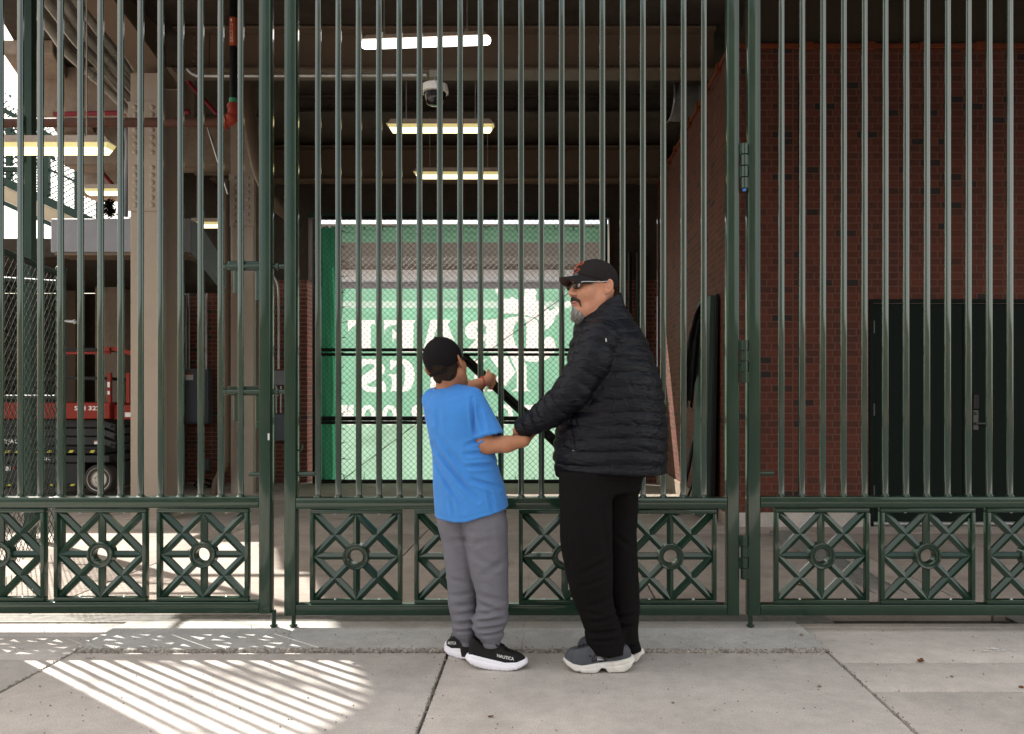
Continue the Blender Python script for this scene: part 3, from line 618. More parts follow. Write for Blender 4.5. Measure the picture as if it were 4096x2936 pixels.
# ================================================================ GATES
YG = 4.128; RD = 0.0635           # front face of the frame, depth of the square tube
SG = FX/YG
def gx(px): return (px-HX)/SG
def gz(py): return EYE + (HY-py)/SG
ZTOP = 3.66
def rtube(x, y, w, d, z0, z1, rr=0.005, seg=2):      # vertical rounded square tube
    pts = []
    for (cx, cy, a0) in ((x+w/2-rr, y+d/2-rr, 0), (x-w/2+rr, y+d/2-rr, 90), (x-w/2+rr, y-d/2+rr, 180), (x+w/2-rr, y-d/2+rr, 270)):
        for k in range(seg+1):
            a = R(a0 + 90*k/seg); pts.append((cx+rr*math.cos(a), cy+rr*math.sin(a)))
    n = len(pts); mb = MB(); v = [(p[0], p[1], z0) for p in pts] + [(p[0], p[1], z1) for p in pts]
    f = [(i, (i+1) % n, n+(i+1) % n, n+i) for i in range(n)] + [tuple(reversed(range(n))), tuple(range(n, 2*n))]
    return mb.add(v, f)
def ridge(mb, p0, p1, w, yb, yf, e0=0.0, e1=0.0):    # bar with a ridged front, from p0 to p1 in xz
    p0 = Vector((p0[0], 0, p0[1])); p1 = Vector((p1[0], 0, p1[1])); d = (p1-p0).normalized(); n = Vector((-d.z, 0, d.x))
    p0 = p0 + d*e0; p1 = p1 - d*e1
    ym = yf + (yb-yf)*0.42; v = []
    for p in (p0, p1):
        for (o, y) in ((-w/2, yb), (w/2, yb), (w/2, ym), (0.0, yf), (-w/2, ym)): v.append((p.x+n.x*o, y, p.z+n.z*o))
    mb.add(v, [(0,1,2,3,4), (9,8,7,6,5), (0,5,6,1), (1,6,7,2), (2,7,8,3), (3,8,9,4), (4,9,5,0)])
def lattice(x0, x1, z0, z1, parent):
    yf, yb = YG+0.004, YG+0.044; t = 0.020
    mb = MB()
    for (a, b_, c, d) in ((x0, x1, z0, z0+t), (x0, x1, z1-t, z1), (x0, x0+t, z0+t+.0005, z1-t-.0005), (x1-t, x1, z0+t+.0005, z1-t-.0005)): mb.box(a, b_, yf, yb, c, d)
    pan = mb.build('lattice_panel', M['gate'], parent, bevel=0.003, seg=2, smooth=40)
    cx, cz = (x0+x1)/2, (z0+z1)/2; ix0, ix1, iz0, iz1 = x0+t, x1-t, z0+t, z1-t
    w = 0.037
    mb = MB()
    rr = 0.052
    for (q, y0) in (((ix0, iz0), 0.0), ((ix1, iz1), 0.0), ((ix0, iz1), 0.0004), ((ix1, iz0), 0.0004)):
        qx, qz = q; dx, dz = cx-qx, cz-qz; L = math.hypot(dx, dz); k = (L-rr)/L
        ridge(mb, (qx, qz), (qx+dx*k, qz+dz*k), w, yb-0.004-y0, yf+0.006+y0)
    for (a, b_, y0) in (((cx, iz1), (ix0, cz), .0009), ((cx, iz1), (ix1, cz), .0012), ((cx, iz0), (ix0, cz), .0015), ((cx, iz0), (ix1, cz), .0018)):
        ridge(mb, a, b_, w, yb-0.004-y0, yf+0.006+y0)
    for (a, b_, y0) in (((ix0, cz), (cx-rr, cz), .0021), ((ix1, cz), (cx+rr, cz), .0021), ((cx, iz0), (cx, cz-rr), .0024), ((cx, iz1), (cx, cz+rr), .0024)):
        ridge(mb, a, b_, w*0.92, yb-0.004-y0, yf+0.006+y0)
    mb.build('star_bars', M['gate'], pan)
    mb = MB(); mb.lathe((cx, yf, cz), (0, 1, 0), [(0.036,0.048),(0.036,0.004),(0.041,-0.002),(0.044,-0.002),(0.0445,0.002),(0.0535,0.002),(0.054,-0.004),(0.062,-0.006),(0.066,-0.002),(0.067,0.05),(0.036,0.048)], 40)
    mb.build('ring', M['gate'], pan, smooth=35)
    for fx in (0.27, 0.75):
        for zz in (iz0+0.001, iz1-0.001):
            mb = MB(); mb.sphere((x0+(x1-x0)*fx, yf+0.016, zz), 0.007, 10, 6, sc=(1,1,0.8)); mb.build('screw', M['screw'], pan, smooth='all')
    return pan
def gate(label, post_px, rail, pick, panels, mask, far_post=None):
    xa, xb = gx(min(post_px[0])), gx(max(post_px[-1]))
    root = empty('gate_leaf', ((xa+xb)/2, YG+RD/2, 0.0), label, 'gate')
    zr0, zr1, zb0, zb1 = rail
    for pp in post_px:
        rtube((gx(pp[0])+gx(pp[1]))/2, YG+RD/2, gx(pp[1])-gx(pp[0]), RD, zb0, ZTOP, 0.006).build('post', M['gate'], root, smooth=50)
    xs = sorted((gx(p[0]), gx(p[1])) for p in post_px); x0, x1 = xs[0][1], xs[-1][0]
    if mask[0] is not None: x0 = gx(mask[0])
    if mask[1] is not None: x1 = gx(mask[1])
    for (za, zb) in ((zr0, zr1), (zb0, zb1), (ZTOP-0.06, ZTOP)):
        mb = MB(); mb.box(x0-0.001, x1+0.001, YG+0.0006, YG+RD-0.0006, za, zb); mb.build('rail', M['gate'], root, bevel=0.005, seg=2, smooth=50)
    first = None; ym = YG+RD/2; sp = FX/(ym-0.008)
    base = rtube(0, 0, 0.0295, 0.016, zr1-0.002, ZTOP-0.058, 0.0042)
    for k, px in enumerate(pick):
        x = (px-HX)/sp
        if first is None:
            me_mb = MB(); me_mb.v = [(v[0]+x, v[1]+ym, v[2]) for v in base.v]; me_mb.f = base.f; me_mb.m = base.m
            first = me_mb.build('picket', M['gatebar'], root, smooth=50); xf = x
            wb = MB(); wb.lathe((x, ym, zr1-0.001), (0,0,1), [(0.024,0.0),(0.020,0.004),(0.0155,0.010),(0.0135,0.015)], 8); first_w = wb.build('weld', M['gate'], first, smooth=60)
        else:
            c = first.copy(); COL.objects.link(c); c.parent = root; c.location = (x-xf, 0, 0)
            d = first_w.copy(); COL.objects.link(d); d.parent = c
    for (pa, pb, za, zb) in panels: lattice(gx(pa), gx(pb), za, zb, root)
    return root
# left leaf
lr = (gz(1125.5), gz(1101), gz(1359.5), gz(1334))
g1 = gate('green picket gate leaf at the left, sun lit floor behind its star panels', [(-128, -102), (572.5, 598.5)], lr, [532.2-44.42*k for k in range(0, 15)], [(-116, 96, lr[3]+.002, lr[0]-.004)][:0] + [(-108, 96, lr[3]+.003, lr[0]-.004), (117, 322, lr[3]+.003, lr[0]-.004), (345, 549, lr[3]+.003, lr[0]-.004)], (None, None))
# centre leaf
cr = (gz(1128), gz(1103), gz(1364), gz(1340))
g2 = gate('wide green picket gate leaf in the middle, behind the man and the boy', [(628.6, 655), (1611, 1638)], cr, [703.8+45.04*k for k in range(20)], [(a, a+204, cr[3]+.003, cr[0]-.004) for a in (685, 917, 1149, 1384)], (None, None))
rr_ = (gz(1125), gz(1101), gz(1364), gz(1340))
g3 = gate('green picket gate leaf at the right in front of the brick wall and door', [(1657, 1685), (2440, 2467)], rr_, [1731.6+46.12*k for k in range(16)], [(a, a+210, rr_[3]+.003, rr_[0]-.004) for a in (1717, 1952, 2188)], (None, None))
def rod(parent, px, z1, r=0.0115, name='drop_rod'):
    x = gx(px); mb = MB(); mb.tube([(x, YG+RD*0.5, -0.01), (x, YG+RD*0.5, z1)], r, 14); mb.tube([(x, YG+RD*0.5, 0.023), (x, YG+RD*0.5, 0.028)], 0.02, 14); return mb.build(name, M['gate'], parent, smooth=50)
rod(g1, 602, lr[2]+0.01); rod(g2, 646, cr[2]+0.001); rod(g3, 1665.5, rr_[2]+0.001)
def stub(parent, pa, pb, py):
    mb = MB(); z = gz(py); mb.tube([(gx(pa), YG+RD*0.5, z), (gx(pb), YG+RD*0.5, z)], 0.012, 14); mb.build('handle', M['gate'], parent, smooth=50, bevel=0.0)
stub(g1, 547, 573, 1052); stub(g2, 655, 694, 1051); stub(g3, 1685, 1717, 1050)
# slide bolts of the left leaf reaching across the gap
for (pt, pb, hp) in ((575, 596, 648), (855, 876, 933)):
    mb = MB(); mb.box(gx(497), gx(573), YG+RD*0.72, YG+RD*0.72+0.01, gz(pb), gz(pt)); bk = mb.build('bolt_plate', M['gate'], g1, bevel=0.002)
    mb = MB(); mb.box(gx(512), gx(532), YG+RD*0.5, YG+RD*0.5+0.009, gz(hp), gz(pb)-0.0005); mb.box(gx(561), gx(572), YG+RD*0.5, YG+RD*0.5+0.009, gz(hp), gz(pb)-0.0005); mb.box(gx(563), gx(573), YG+RD*0.3, YG+RD*0.3+0.009, gz(hp+16), gz(hp)-0.0005); mb.build('guide_plate', M['gate'], bk, bevel=0.002)
    mb = MB(); zc = gz((pt+pb)/2+2); mb.tube([(gx(489), YG+RD*0.62, zc), (gx(633), YG+RD*0.62, zc)], 0.012, 14); mb.tube([(gx(489), YG+RD*0.62, zc), (gx(494), YG+RD*0.62, zc)], 0.016, 6); mb.tube([(gx(608), YG+RD*0.62, zc), (gx(612), YG+RD*0.62, zc)], 0.02, 14); mb.build('slide_bolt', M['gate'], bk, smooth=50)
mb = MB(); xh = gx(661); mb.tube(curve([(gx(657), YG+0.03, gz(998)), (gx(664), YG+0.02, gz(997)), (gx(668), YG+0.015, gz(992)), (gx(669), YG+0.015, gz(985))], 4), 0.005, 8); mb.build('hook', M['gate'], g2, smooth=60)
# barrel hinges between the centre and right leaves
for (p0, p1) in ((318, 419), (753, 848), (1186, 1283)):
    z0, z1 = gz(p1), gz(p0); xh = gx(1648); yh = YG-0.004; n = 4; h = (z1-z0)/n
    mb = MB()
    for k in range(n):
        a, b_ = z0+h*k+0.0015, z0+h*(k+1)-0.0015
        mb.lathe((xh, yh, 0), (0,0,1), [(0.0, a), (0.0165, a), (0.0185, a+0.002), (0.0185, b_-0.002), (0.0165, b_), (0.0, b_)], 20)
    hg = mb.build('hinge', M['gate'], g3, smooth=35)
    mb = MB()
    for k in range(n):
        a, b_ = z0+h*k+0.003, z0+h*(k+1)-0.003
        if k % 2: mb.box(gx(1637), xh-0.004, YG+0.006, YG+0.014, a, b_)
        else: mb.box(xh+0.004, gx(1658), YG+0.006, YG+0.014, a, b_)
    mb.build('hinge_leaf', M['gate'], hg, bevel=0.0015)
    for k in range(n):
        mb = MB(); a = z0+h*k
        for j in range(14):
            s = -1 if k % 2 else 1
            mb.sphere((xh+s*0.020+rng.normal(0,.001), YG-0.001, a+h*(j+0.5)/14), 0.0035+rng.uniform(0,.002), 6, 4)
        mb.build('weld_bead', M['gate'], hg, smooth='all')
    if p0 == 318:
        mb = MB(); mb.lathe((xh, yh, z0), (0,0,1), [(0.0,-0.012),(0.008,-0.012),(0.011,-0.002),(0.011,-0.0002)], 10); mb.build('grease_cap', mat('blue_cap', (0.05,0.16,0.45), rough=0.4), hg, smooth=40)
# paint chips
mb = MB(); mb.box(gx(593), gx(597), YG-0.0006, YG-0.0001, gz(975), gz(960)); mb.build('paint_chip', M['screw'], g1)
# ================================================================ MASONRY PIER THAT CARRIES THE LEFT LEAF (just past the frame edge)
mb = MB(); mb.box(-3.9, -3.09, 4.0, 4.2, 0.0, 4.4); tag(mb.build('gate_pier', M['brick'], bevel=0.005), 'brick pier carrying the left gate leaf just past the frame edge', 'pier')
# ================================================================ CHAIN LINK AND BANNER
def chainlink(org, u, wdt, hgt, cell, r, clip=None):
    """zigzag wires as two families of crossing straight rods, slightly offset, clipped to the panel"""
    org = Vector(org); u = Vector(u).normalized(); up = Vector((0,0,1)); n = u.cross(up); mb = MB(); asp = 1.0
    for sgn in (1, -1):
        k = -int(hgt/cell)-1
        while k*cell < wdt + hgt:
            # line u = k*cell + sgn*... param by height t
            if sgn > 0: a0 = k*cell; f = lambda t, a0=a0: a0 + t
            else: a0 = k*cell; f = lambda t, a0=a0: a0 - t + 0.0
            ts = [0.0, hgt]
            if sgn > 0: t0, t1 = max(0, -a0), min(hgt, wdt-a0)
            else: t0, t1 = max(0, a0-wdt), min(hgt, a0)
            k += 1
            if t1-t0 < cell*0.3: continue
            p0 = org + u*f(t0) + up*t0 + n*r*0.9*sgn; p1 = org + u*f(t1) + up*t1 + n*r*0.9*sgn
            d = (p1-p0).normalized(); a = d.cross(n).normalized()*r; b_ = n*r
            v = [p0+a, p0+b_, p0-a, p0-b_, p1+a, p1+b_, p1-a, p1-b_]
            mb.add(v, [(0,4,5,1),(1,5,6,2),(2,6,7,3),(3,7,4,0)])
    return mb
yk = 12.9
def kx(px): return PX(px, yk)
def kz(py): return PZ(py, yk)
root = empty('chainlink_gate', (kx(1015), yk, -0.2), 'tall black chain link gate with a diagonal brace filling the far opening', 'gate')
r = 0.033
for px in (697, 1340): mb = MB(); mb.tube([(kx(px), yk, -0.19), (kx(px), yk, kz(486))], r*1.1, 14); mb.build('gate_post', M['black'], root, smooth=50)
for (py, rr2) in ((484, .028), (775, .027), (785.5, .024), (927, .036), (936, .026), (1068, .044)):
    mb = MB(); mb.tube([(kx(697), yk-0.01, kz(py)), (kx(1340), yk-0.01, kz(py))], rr2, 12); mb.build('rail', M['black'], root, smooth=50)
mb = MB(); mb.tube([(kx(1027), yk-0.02, kz(786)), (kx(1252), yk-0.02, kz(992))], 0.046, 12); mb.tube([(kx(1018), yk-0.02, kz(790)), (kx(1244), yk-0.02, kz(1000))], 0.034, 12); mb.build('brace', M['black'], root, smooth=50)
mb = MB(); mb.tube([(kx(1280), yk-0.02, kz(635)), (kx(1010), yk-0.02, kz(830))], 0.007, 6); mb.build('tension_cable', M['black'], root)
mb = MB(); mb.tube([(kx(760), yk-0.02, kz(1062)), (kx(1000), yk-0.02, kz(880))], 0.007, 6); mb.build('tension_cable', M['black'], root)
ch = chainlink((kx(699), yk-0.03, kz(1066)), (1,0,0), kx(1338)-kx(699), kz(486)-kz(1066), 0.092, 0.0031)
ch.build('mesh', M['black'], root)
mb = MB()
for k in range(17):
    z = kz(1050 - k*33.5); p = Vector((kx(757), yk-0.035, z)); mb.tube([p, p+Vector((0.03+rng.uniform(0,.04), -0.02, rng.uniform(-.02,.03)))], 0.007, 5); mb.tube([p, p+Vector((rng.uniform(.05,.16), -0.03, rng.uniform(-.03,.05)))], 0.004, 5)
for k in range(14):
    px = 765 + k*42; p = Vector((kx(px), yk-0.035, kz(1062))); mb.tube([p, p+Vector((rng.uniform(-.02,.02), -0.02, rng.uniform(.03,.1)))], 0.006, 5)
    p = Vector((kx(px), yk-0.035, kz(500))); mb.tube([p, p+Vector((rng.uniform(-.03,.03), -0.02, -rng.uniform(.02,.09)))], 0.006, 5)
mb.build('tie', M['black'], root)
# banner, cut exactly along the lettering
yn = 12.99
def bx(zx): return PX(664.5+zx/3.7236, yn)
def bz(zy): return PZ(581.4+zy/3.7236, yn)
def B(pts): return [(bx(x), bz(y)) for x, y in pts]
def spl(pts, n=6, closed=True):
    N = len(pts); out = []
    for i in range(N):
        p0, p1, p2, p3 = (np.array(pts[(i+j-1) % N], float) for j in range(4))
        for k in range(n):
            t = k/n; out.append(tuple(0.5*((2*p1)+(p2-p0)*t+(2*p0-5*p1+4*p2-p3)*t*t+(3*p1-p0-3*p2+p3)*t**3)))
    return out
def ell(cx, cy, rx, ry, n=28): return [(cx+rx*math.cos(2*math.pi*k/n), cy+ry*math.sin(2*math.pi*k/n)) for k in range(n)]
white = []; hole = []
# T F A R of the mirrored first line
white.append([(395,476),(620,476),(620,512),(584,512),(584,712),(500,712),(500,520),(455,520),(425,540),(402,575)])
white.append([(692,476),(955,476),(935,500),(932,712),(955,740),(800,740),(822,712),(822,640),(790,620),(762,655),(762,545),(790,580),(822,585),(822,512),(760,516),(715,540),(694,580)])
white.append([(1078,472),(1240,472),(1216,512),(1300,712),(1330,740),(1180,740),(1196,712),(1182,660),(1090,660),(1072,712),(1090,740),(995,740),(1022,700)])
hole.append([(1128,540),(1168,620),(1100,620)])
white.append(spl([(1622,474),(1560,474),(1470,476),(1400,500),(1362,550),(1372,600),(1420,625)],5,False)[:31] + [(1450,640),(1385,712),(1345,740),(1470,740),(1480,712),(1530,625),(1530,712),(1515,740),(1640,740),(1622,712)])
hole.append(spl([(1530,520),(1480,522),(1452,550),(1480,585),(1530,588)],4))
# big swash initial D
white.append(spl([(1690,470),(1780,448),(1875,452),(1955,480),(1965,560),(1962,700),(1985,712),(2005,690),(2010,640),(2050,612),(2092,640),(2108,700),(2085,760),(2010,810),(1900,818),(1800,790),(1715,745),(1668,690),(1648,600),(1660,520)],5))
hole.append(spl([(1850,468),(1868,520),(1868,620),(1860,722),(1810,715),(1770,660),(1756,590),(1768,520),(1805,478)],4))
# crown
white.append([(1566,165),(1600,190),(1650,232),(1690,300),(1712,305),(1750,285),(1795,310),(1830,285),(1862,250),(1846,232),(1900,185),(1935,212),(1952,245),(1940,300),(1955,320),(2010,345),(2060,400),(2110,380),(2180,330),(2230,320),(2225,350),(2160,400),(2110,440),(2085,500),(2040,548),(2012,555),(2030,520),(1990,500),(1950,460),(1880,440),(1790,425),(1720,420),(1672,420),(1668,360),(1640,280)])
# K I N G S
white.append([(1725,758),(1845,820),(1868,850),(1868,1040),(1898,1062),(1745,1062),(1788,1040),(1788,900)] )
white.append([(1555,758),(1700,758),(1770,900),(1778,905),(1700,1010),(1650,1050),(1625,1062),(1530,1062),(1560,1045),(1650,905)])
white.append([(1412,800),(1535,800),(1508,825),(1508,1040),(1535,1062),(1412,1062),(1440,1040),(1440,825)])
white.append([(1040,1062),(1075,1035),(1085,800),(1180,800),(1290,980),(1290,825),(1262,800),(1370,800),(1345,825),(1345,1062),(1290,1062),(1140,850),(1140,1035),(1170,1062)])
white.append(spl([(748,800),(775,812),(850,798),(910,830),(942,900),(938,980),(900,1050),(830,1068),(770,1058),(748,1062),(760,1000),(752,945),(722,925),(826,925),(818,950),(822,1010),(845,1030),(862,990),(866,900),(850,840),(810,835),(775,865),(748,888)],4))
white.append(spl([(500,805),(560,800),(640,805),(690,850),(700,900),(660,945),(585,985),(545,1010),(600,1028),(660,1010),(690,975),(705,1062),(600,1070),(530,1055),(498,1000),(500,950),(560,905),(612,870),(605,842),(560,838),(520,858),(500,880)],4))
# bottom line
white.append([(335,1175),(385,1175),(388,1190),(388,1260),(405,1175),(440,1175),(440,1342),(390,1342),(345,1240),(340,1250),(330,1220)])
white.append(ell(559,1260,62,84)); hole.append(ell(559,1260,26,52))
white.append(ell(738,1260,62,84)); hole.append(ell(738,1260,26,52))
white.append(spl([(925,1200),(960,1176),(1010,1180),(1022,1215),(985,1215),(965,1222),(985,1240),(1025,1262),(1035,1310),(1000,1345),(940,1345),(915,1318),(930,1300),(970,1312),(990,1300),(965,1278),(925,1255)],4))
white.append(ell(1692,1257,64,86)); hole.append(ell(1692,1257,27,54))
white.append([(1788,1175),(1926,1175),(1926,1212),(1878,1212),(1878,1342),(1836,1342),(1836,1212),(1788,1212)])
# horizontal fields of the cloth: strip, pale foot
X0, X1 = PX(756, yn), PX(1346, yn); Z0, Z1 = PZ(1066, yn), PZ(640, yn)
zs = [PZ(p, yn) for p in (1066, 1000, 930, 682, 668, 640)]
faces = []; verts = []; edges = []
def addp(p):
    if sum(p[i][0]*p[(i+1)%len(p)][1]-p[(i+1)%len(p)][0]*p[i][1] for i in range(len(p))) < 0: p = p[::-1]
    b = len(verts); verts.extend(Vector(q) for q in p); faces.append(list(range(b, b+len(p)))); return len(faces)-1
bands = [addp([(X0,a),(X1,a),(X1,b_),(X0,b_)]) for a, b_ in zip(zs[:-1], zs[1:])]
wi = [addp(B(p)) for p in white]; hi = [addp(B(p)) for p in hole]
vo, eo, fo, ov, oe, of = delaunay_2d_cdt(verts, edges, faces, 0, 1e-5)
ban = empty('banner', (kx(1045), yn, Z0), 'translucent green banner with reversed white lettering and a crown', 'banner')
sets = {'green': [], 'pale': [], 'strip': [], 'white': []}
for f, o in zip(fo, of):
    o = set(o)
    b_ = [i for i in o if i in bands]
    if not b_: continue
    if (o & set(wi)) and not (o & set(hi)): sets['white'].append(f)
    else: sets[['pale', 'pale2', 'green', 'strip', 'green2'][bands.index(b_[0])].rstrip('2')].append(f)
def sag(x, z): return 0.02*math.sin(x*2.1+z*0.8)*math.sin(z*1.7+0.5)+0.008*math.sin(x*5+z*3)
for key, nm, m in (('green', 'cloth', 'ban_green'), ('pale', 'pale_cloth', 'ban_pale'), ('strip', 'pale_stripe', 'ban_strip'), ('white', 'lettering', 'ban_white')):
    used = sorted({i for f in sets[key] for i in f}); mp = {i: k for k, i in enumerate(used)}
    mb = MB(); mb.add([(vo[i].x, yn+sag(vo[i].x, vo[i].y), vo[i].y) for i in used], [[mp[i] for i in f] for f in sets[key]])
    mb.build(nm, M[m], ban)
def cloth(name, px0, px1, py0, py1, y, m, label, cat, n=24, amp=0.02):
    mb = MB(); x0, x1, z0, z1 = PX(px0, y), PX(px1, y), PZ(py1, y), PZ(py0, y); v = []; f = []
    for j in range(n+1):
        for i in range(n+1):
            x = x0+(x1-x0)*i/n; z = z0+(z1-z0)*j/n
            if j == n: z += 0.03*math.sin(i*1.1)*math.sin(i*0.37)
            v.append((x, y+amp*math.sin(i*0.9+j*0.3)*math.sin(j*0.5+i*.2), z))
    for j in range(n):
        for i in range(n): a = j*(n+1)+i; f.append((a, a+1, a+n+2, a+n+1))
    mb.add(v, f); return tag(mb.build(name, m, smooth='all'), label, cat)
cloth('banner_strip', 756, 1346, 500, 537, yn, M['ban_green'], 'narrow green fabric strip tied along the top of the chain link gate', 'banner')
cloth('windscreen', 703, 754, 503, 1066, yn, M['screen'], 'dark green fabric screen on the left edge of the chain link gate', 'screen')
# building across the far street, seen through the gap above the banner
M['palewall'] = mat('pale_blue_wall', (0.62, 0.70, 0.80), rough=0.6)
root = empty('far_building', (-2, 24, -0.2), 'grey building across the far street behind the banner', 'building')
mb = MB(); mb.box(-8, 4, 24, 33, -0.2, PZ(655, 24)); mb.build('base', M['palewall'], root)
mb = MB(); mb.box(-8, 4, 23.95, 33, PZ(622, 24), PZ(598, 24)); mb.build('band', M['palewall'], root)
mb = MB(); mb.box(-7.9, 3.9, 24.3, 33, PZ(655, 24)+.01, PZ(622, 24)-.01); mb.build('window_band', M['bluegrey'], root)
mb = MB(); mb.box(-8, 4, 23.0, 33, PZ(598, 24)+.01, PZ(512, 24)); mb.build('fascia', mat('far_fascia', (0.13, 0.12, 0.108), rough=0.8, var=0.08, nscale=2), root)
# ================================================================ LEFT BAY: RAMP, FENCES, LIFT
def LX(px, y): return PX(px, y)
# low slab roofing the dark store, its walls and the grey duct on its edge
root = empty('store_room', (-6.5, 10.6, -0.1), 'dark open store room under the ramp where the lift is parked', 'store room')
ys0, ys1 = 8.95, 12.6
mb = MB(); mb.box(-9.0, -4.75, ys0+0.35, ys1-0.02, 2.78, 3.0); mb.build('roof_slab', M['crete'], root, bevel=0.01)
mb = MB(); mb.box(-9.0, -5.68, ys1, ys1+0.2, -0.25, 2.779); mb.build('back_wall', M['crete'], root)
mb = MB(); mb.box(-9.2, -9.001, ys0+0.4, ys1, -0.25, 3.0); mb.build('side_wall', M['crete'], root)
mb = MB(); mb.box(PX(210, 11.8), PX(262, 11.8), 11.8, 12.2, -0.25, 2.779); mb.build('pillar', M['crete2'], root, bevel=0.01)
mb = MB(); mb.box(PX(128, 12), PX(150, 12), 12.2, 12.4, -0.25, 2.779); mb.build('pillar', M['tan'], root, bevel=0.01)
root = empty('air_duct', (-4.6, 8.9, 2.75), 'flat grey painted duct along the edge of the store room roof', 'duct')
yd2 = 8.9
mb = MB(); mb.box(PX(112, yd2), PX(420, yd2), yd2, yd2+0.3, PZ(559, yd2), PZ(484, yd2)); mb.build('casing', M['bluegrey'], root, bevel=0.008)
mb = MB(); mb.box(PX(122, yd2), PX(418, yd2), yd2-0.01, yd2+0.3, PZ(566, yd2), PZ(560, yd2)); mb.build('bottom_flange', M['tan'], root, bevel=0.003)
mb = MB(); mb.hexa([(PX(421, yd2), yd2+.02, 2.76), (PX(480, 10), 10.0, 2.55), (PX(421, yd2), yd2+.3, 2.76), (PX(480, 10), 10.3, 2.55), (PX(421, yd2), yd2+.02, 3.12), (PX(480, 10), 10.0, 2.85), (PX(421, yd2), yd2+.3, 3.12), (PX(480, 10), 10.3, 2.85)]); mb.build('branch', M['greyenc'], root, bevel=0.006)
# ramp behind
yr = 14.6
root = empty('stair_ramp', P(100, 520, yr), 'rust stained cream and green ramp sloping down against the sky at left', 'ramp')
def rz(px, off): return PZ(394 + (px-13)*0.456 + off, yr)
def slab(px0, px1, o0, o1, y0, y1, name, m):
    mb = MB(); a, b_ = PX(px0, yr), PX(px1, yr)
    mb.hexa([(a,y0,rz(px0,o1)),(b_,y0,rz(px1,o1)),(a,y1,rz(px0,o1)),(b_,y1,rz(px1,o1)),(a,y0,rz(px0,o0)),(b_,y0,rz(px1,o0)),(a,y1,rz(px0,o0)),(b_,y1,rz(px1,o0))]); return mb.build(name, m, root, bevel=0.004)
slab(-160, 330, 0, 20, yr-0.02, yr+0.1, 'stringer', M['darkgreen']); slab(-160, 330, 21, 52, yr, yr+1.6, 'ramp_slab', M['cream']); slab(-160, 330, 53, 63, yr-0.02, yr+0.1, 'lower_stringer', M['darkgreen'])
for px in (-60, 16, 100, 168, 216):
    mb = MB(); x = PX(px, yr); mb.box(x-0.045, x+0.045, yr+0.02, yr+0.1, rz(px, 0), rz(px, -135)); mb.build('fence_post', M['darkgreen'], root, bevel=0.004)
for off in (-62, -130):
    mb = MB(); mb.bar((PX(-160, yr), yr+0.06, rz(-160, off)), (PX(300, yr), yr+0.06, rz(300, off)), 0.04, 0.04); mb.build('handrail', M['darkgreen'], root)
def sheared(px0, px1, hgt_px, cell, r, yy):
    mb = MB(); w = PX(px1, yr)-PX(px0, yr); h = hgt_px*yr/FX
    b_ = chainlink((0,0,0), (1,0,0), w, h, cell, r); sl = -0.456
    b_.v = [(PX(px0, yr)+v[0], yy+v[1], rz(px0, 0)+v[2]+v[0]*sl) for v in b_.v]; return b_
sheared(-160, 100, 130, 0.10, 0.011, yr+0.05).build('mesh', M['darkgreen'], root)
sheared(101, 290, 40, 0.10, 0.008, yr+0.05).build('mesh', M['darkgreen'], root)
root = empty('stair_ramp', P(60, 300, 18), 'farther green truss and mesh of the upper ramp glimpsed against the white sky', 'ramp')
mb = MB(); mb.bar(P(-60, 205, 18), P(140, 318, 18), 0.1, 0.1); mb.bar(P(-60, 240, 18), P(120, 352, 18), 0.08, 0.08); mb.build('handrail', M['darkgreen'], root)
b_ = chainlink((0,0,0), (1,0,0), 2.0, 1.1, 0.11, 0.011); x0, _, z0 = P(-20, 330, 18); b_.v = [(x0+v[0], 18+v[1], z0+0.1+v[2]-0.56*v[0]) for v in b_.v]; b_.build('mesh', M['darkgreen'], root)
# tree leaves beyond
def leaf_cluster(name, pts, label, scale, y):
    mb = MB()
    for (px, py, r) in pts:
        c = Vector(P(px, py, y)); a = Vector(rng.normal(0,1,3)).normalized(); b2 = a.orthogonal().normalized(); n = a.cross(b2); s = r*y/FX
        ring = [c + (b2*math.cos(t)*s + n*math.sin(t)*s*0.8) for t in np.linspace(0, 2*math.pi, 9)[:-1]]
        mb.add(ring + [p + a*0.004 for p in ring], [tuple(range(8)), tuple(range(15, 7, -1))] + [(i, (i+1) % 8, 8+(i+1) % 8, 8+i) for i in range(8)])
    return tag(mb.build(name, mat('backlit_leaf', (0.13,0.16,0.15), rough=0.6)), label, 'twig')
leaf_cluster('leafy_twig', [(23,213,5),(13,207,4),(24,232,5),(36,222,3),(14,225,4),(76,246,4),(30,240,3)], 'few round grey leaves against the white sky at far left', 1, 12)
# leafy boughs over the open edge of the deck, above the frame, that dapple the sun on the sidewalk
mb = MB()
for cl in range(16):
    c0 = np.array((-5.15, 6.75, 5.2)) + rng.normal(0, 1, 3)*np.array((.45, .55, .12)) + np.array((-.25, 0, 0))
    for k in range(14):
        c = Vector(c0 + rng.normal(0, .07, 3)); a = Vector(rng.normal(0,1,3)).normalized(); b2 = a.orthogonal().normalized(); n = a.cross(b2); s_ = rng.uniform(.03, .06)
        mb.add([c+b2*s_, c+(b2*.3+n*.55)*s_, c-b2*s_, c+(b2*.3-n*.55)*s_], [(0,1,2,3)])
mb.tube(curve([(-9, 8.2, 5.0), (-7, 7.4, 5.35), (-5.6, 6.9, 5.25), (-4.95, 6.6, 5.3)]), .03, 8)
tag(mb.build('leafy_bough', mat('bough_leaf', (0.05,0.09,0.03), rough=0.6)), 'leafy bough hanging past the open deck edge at upper left', 'bough')
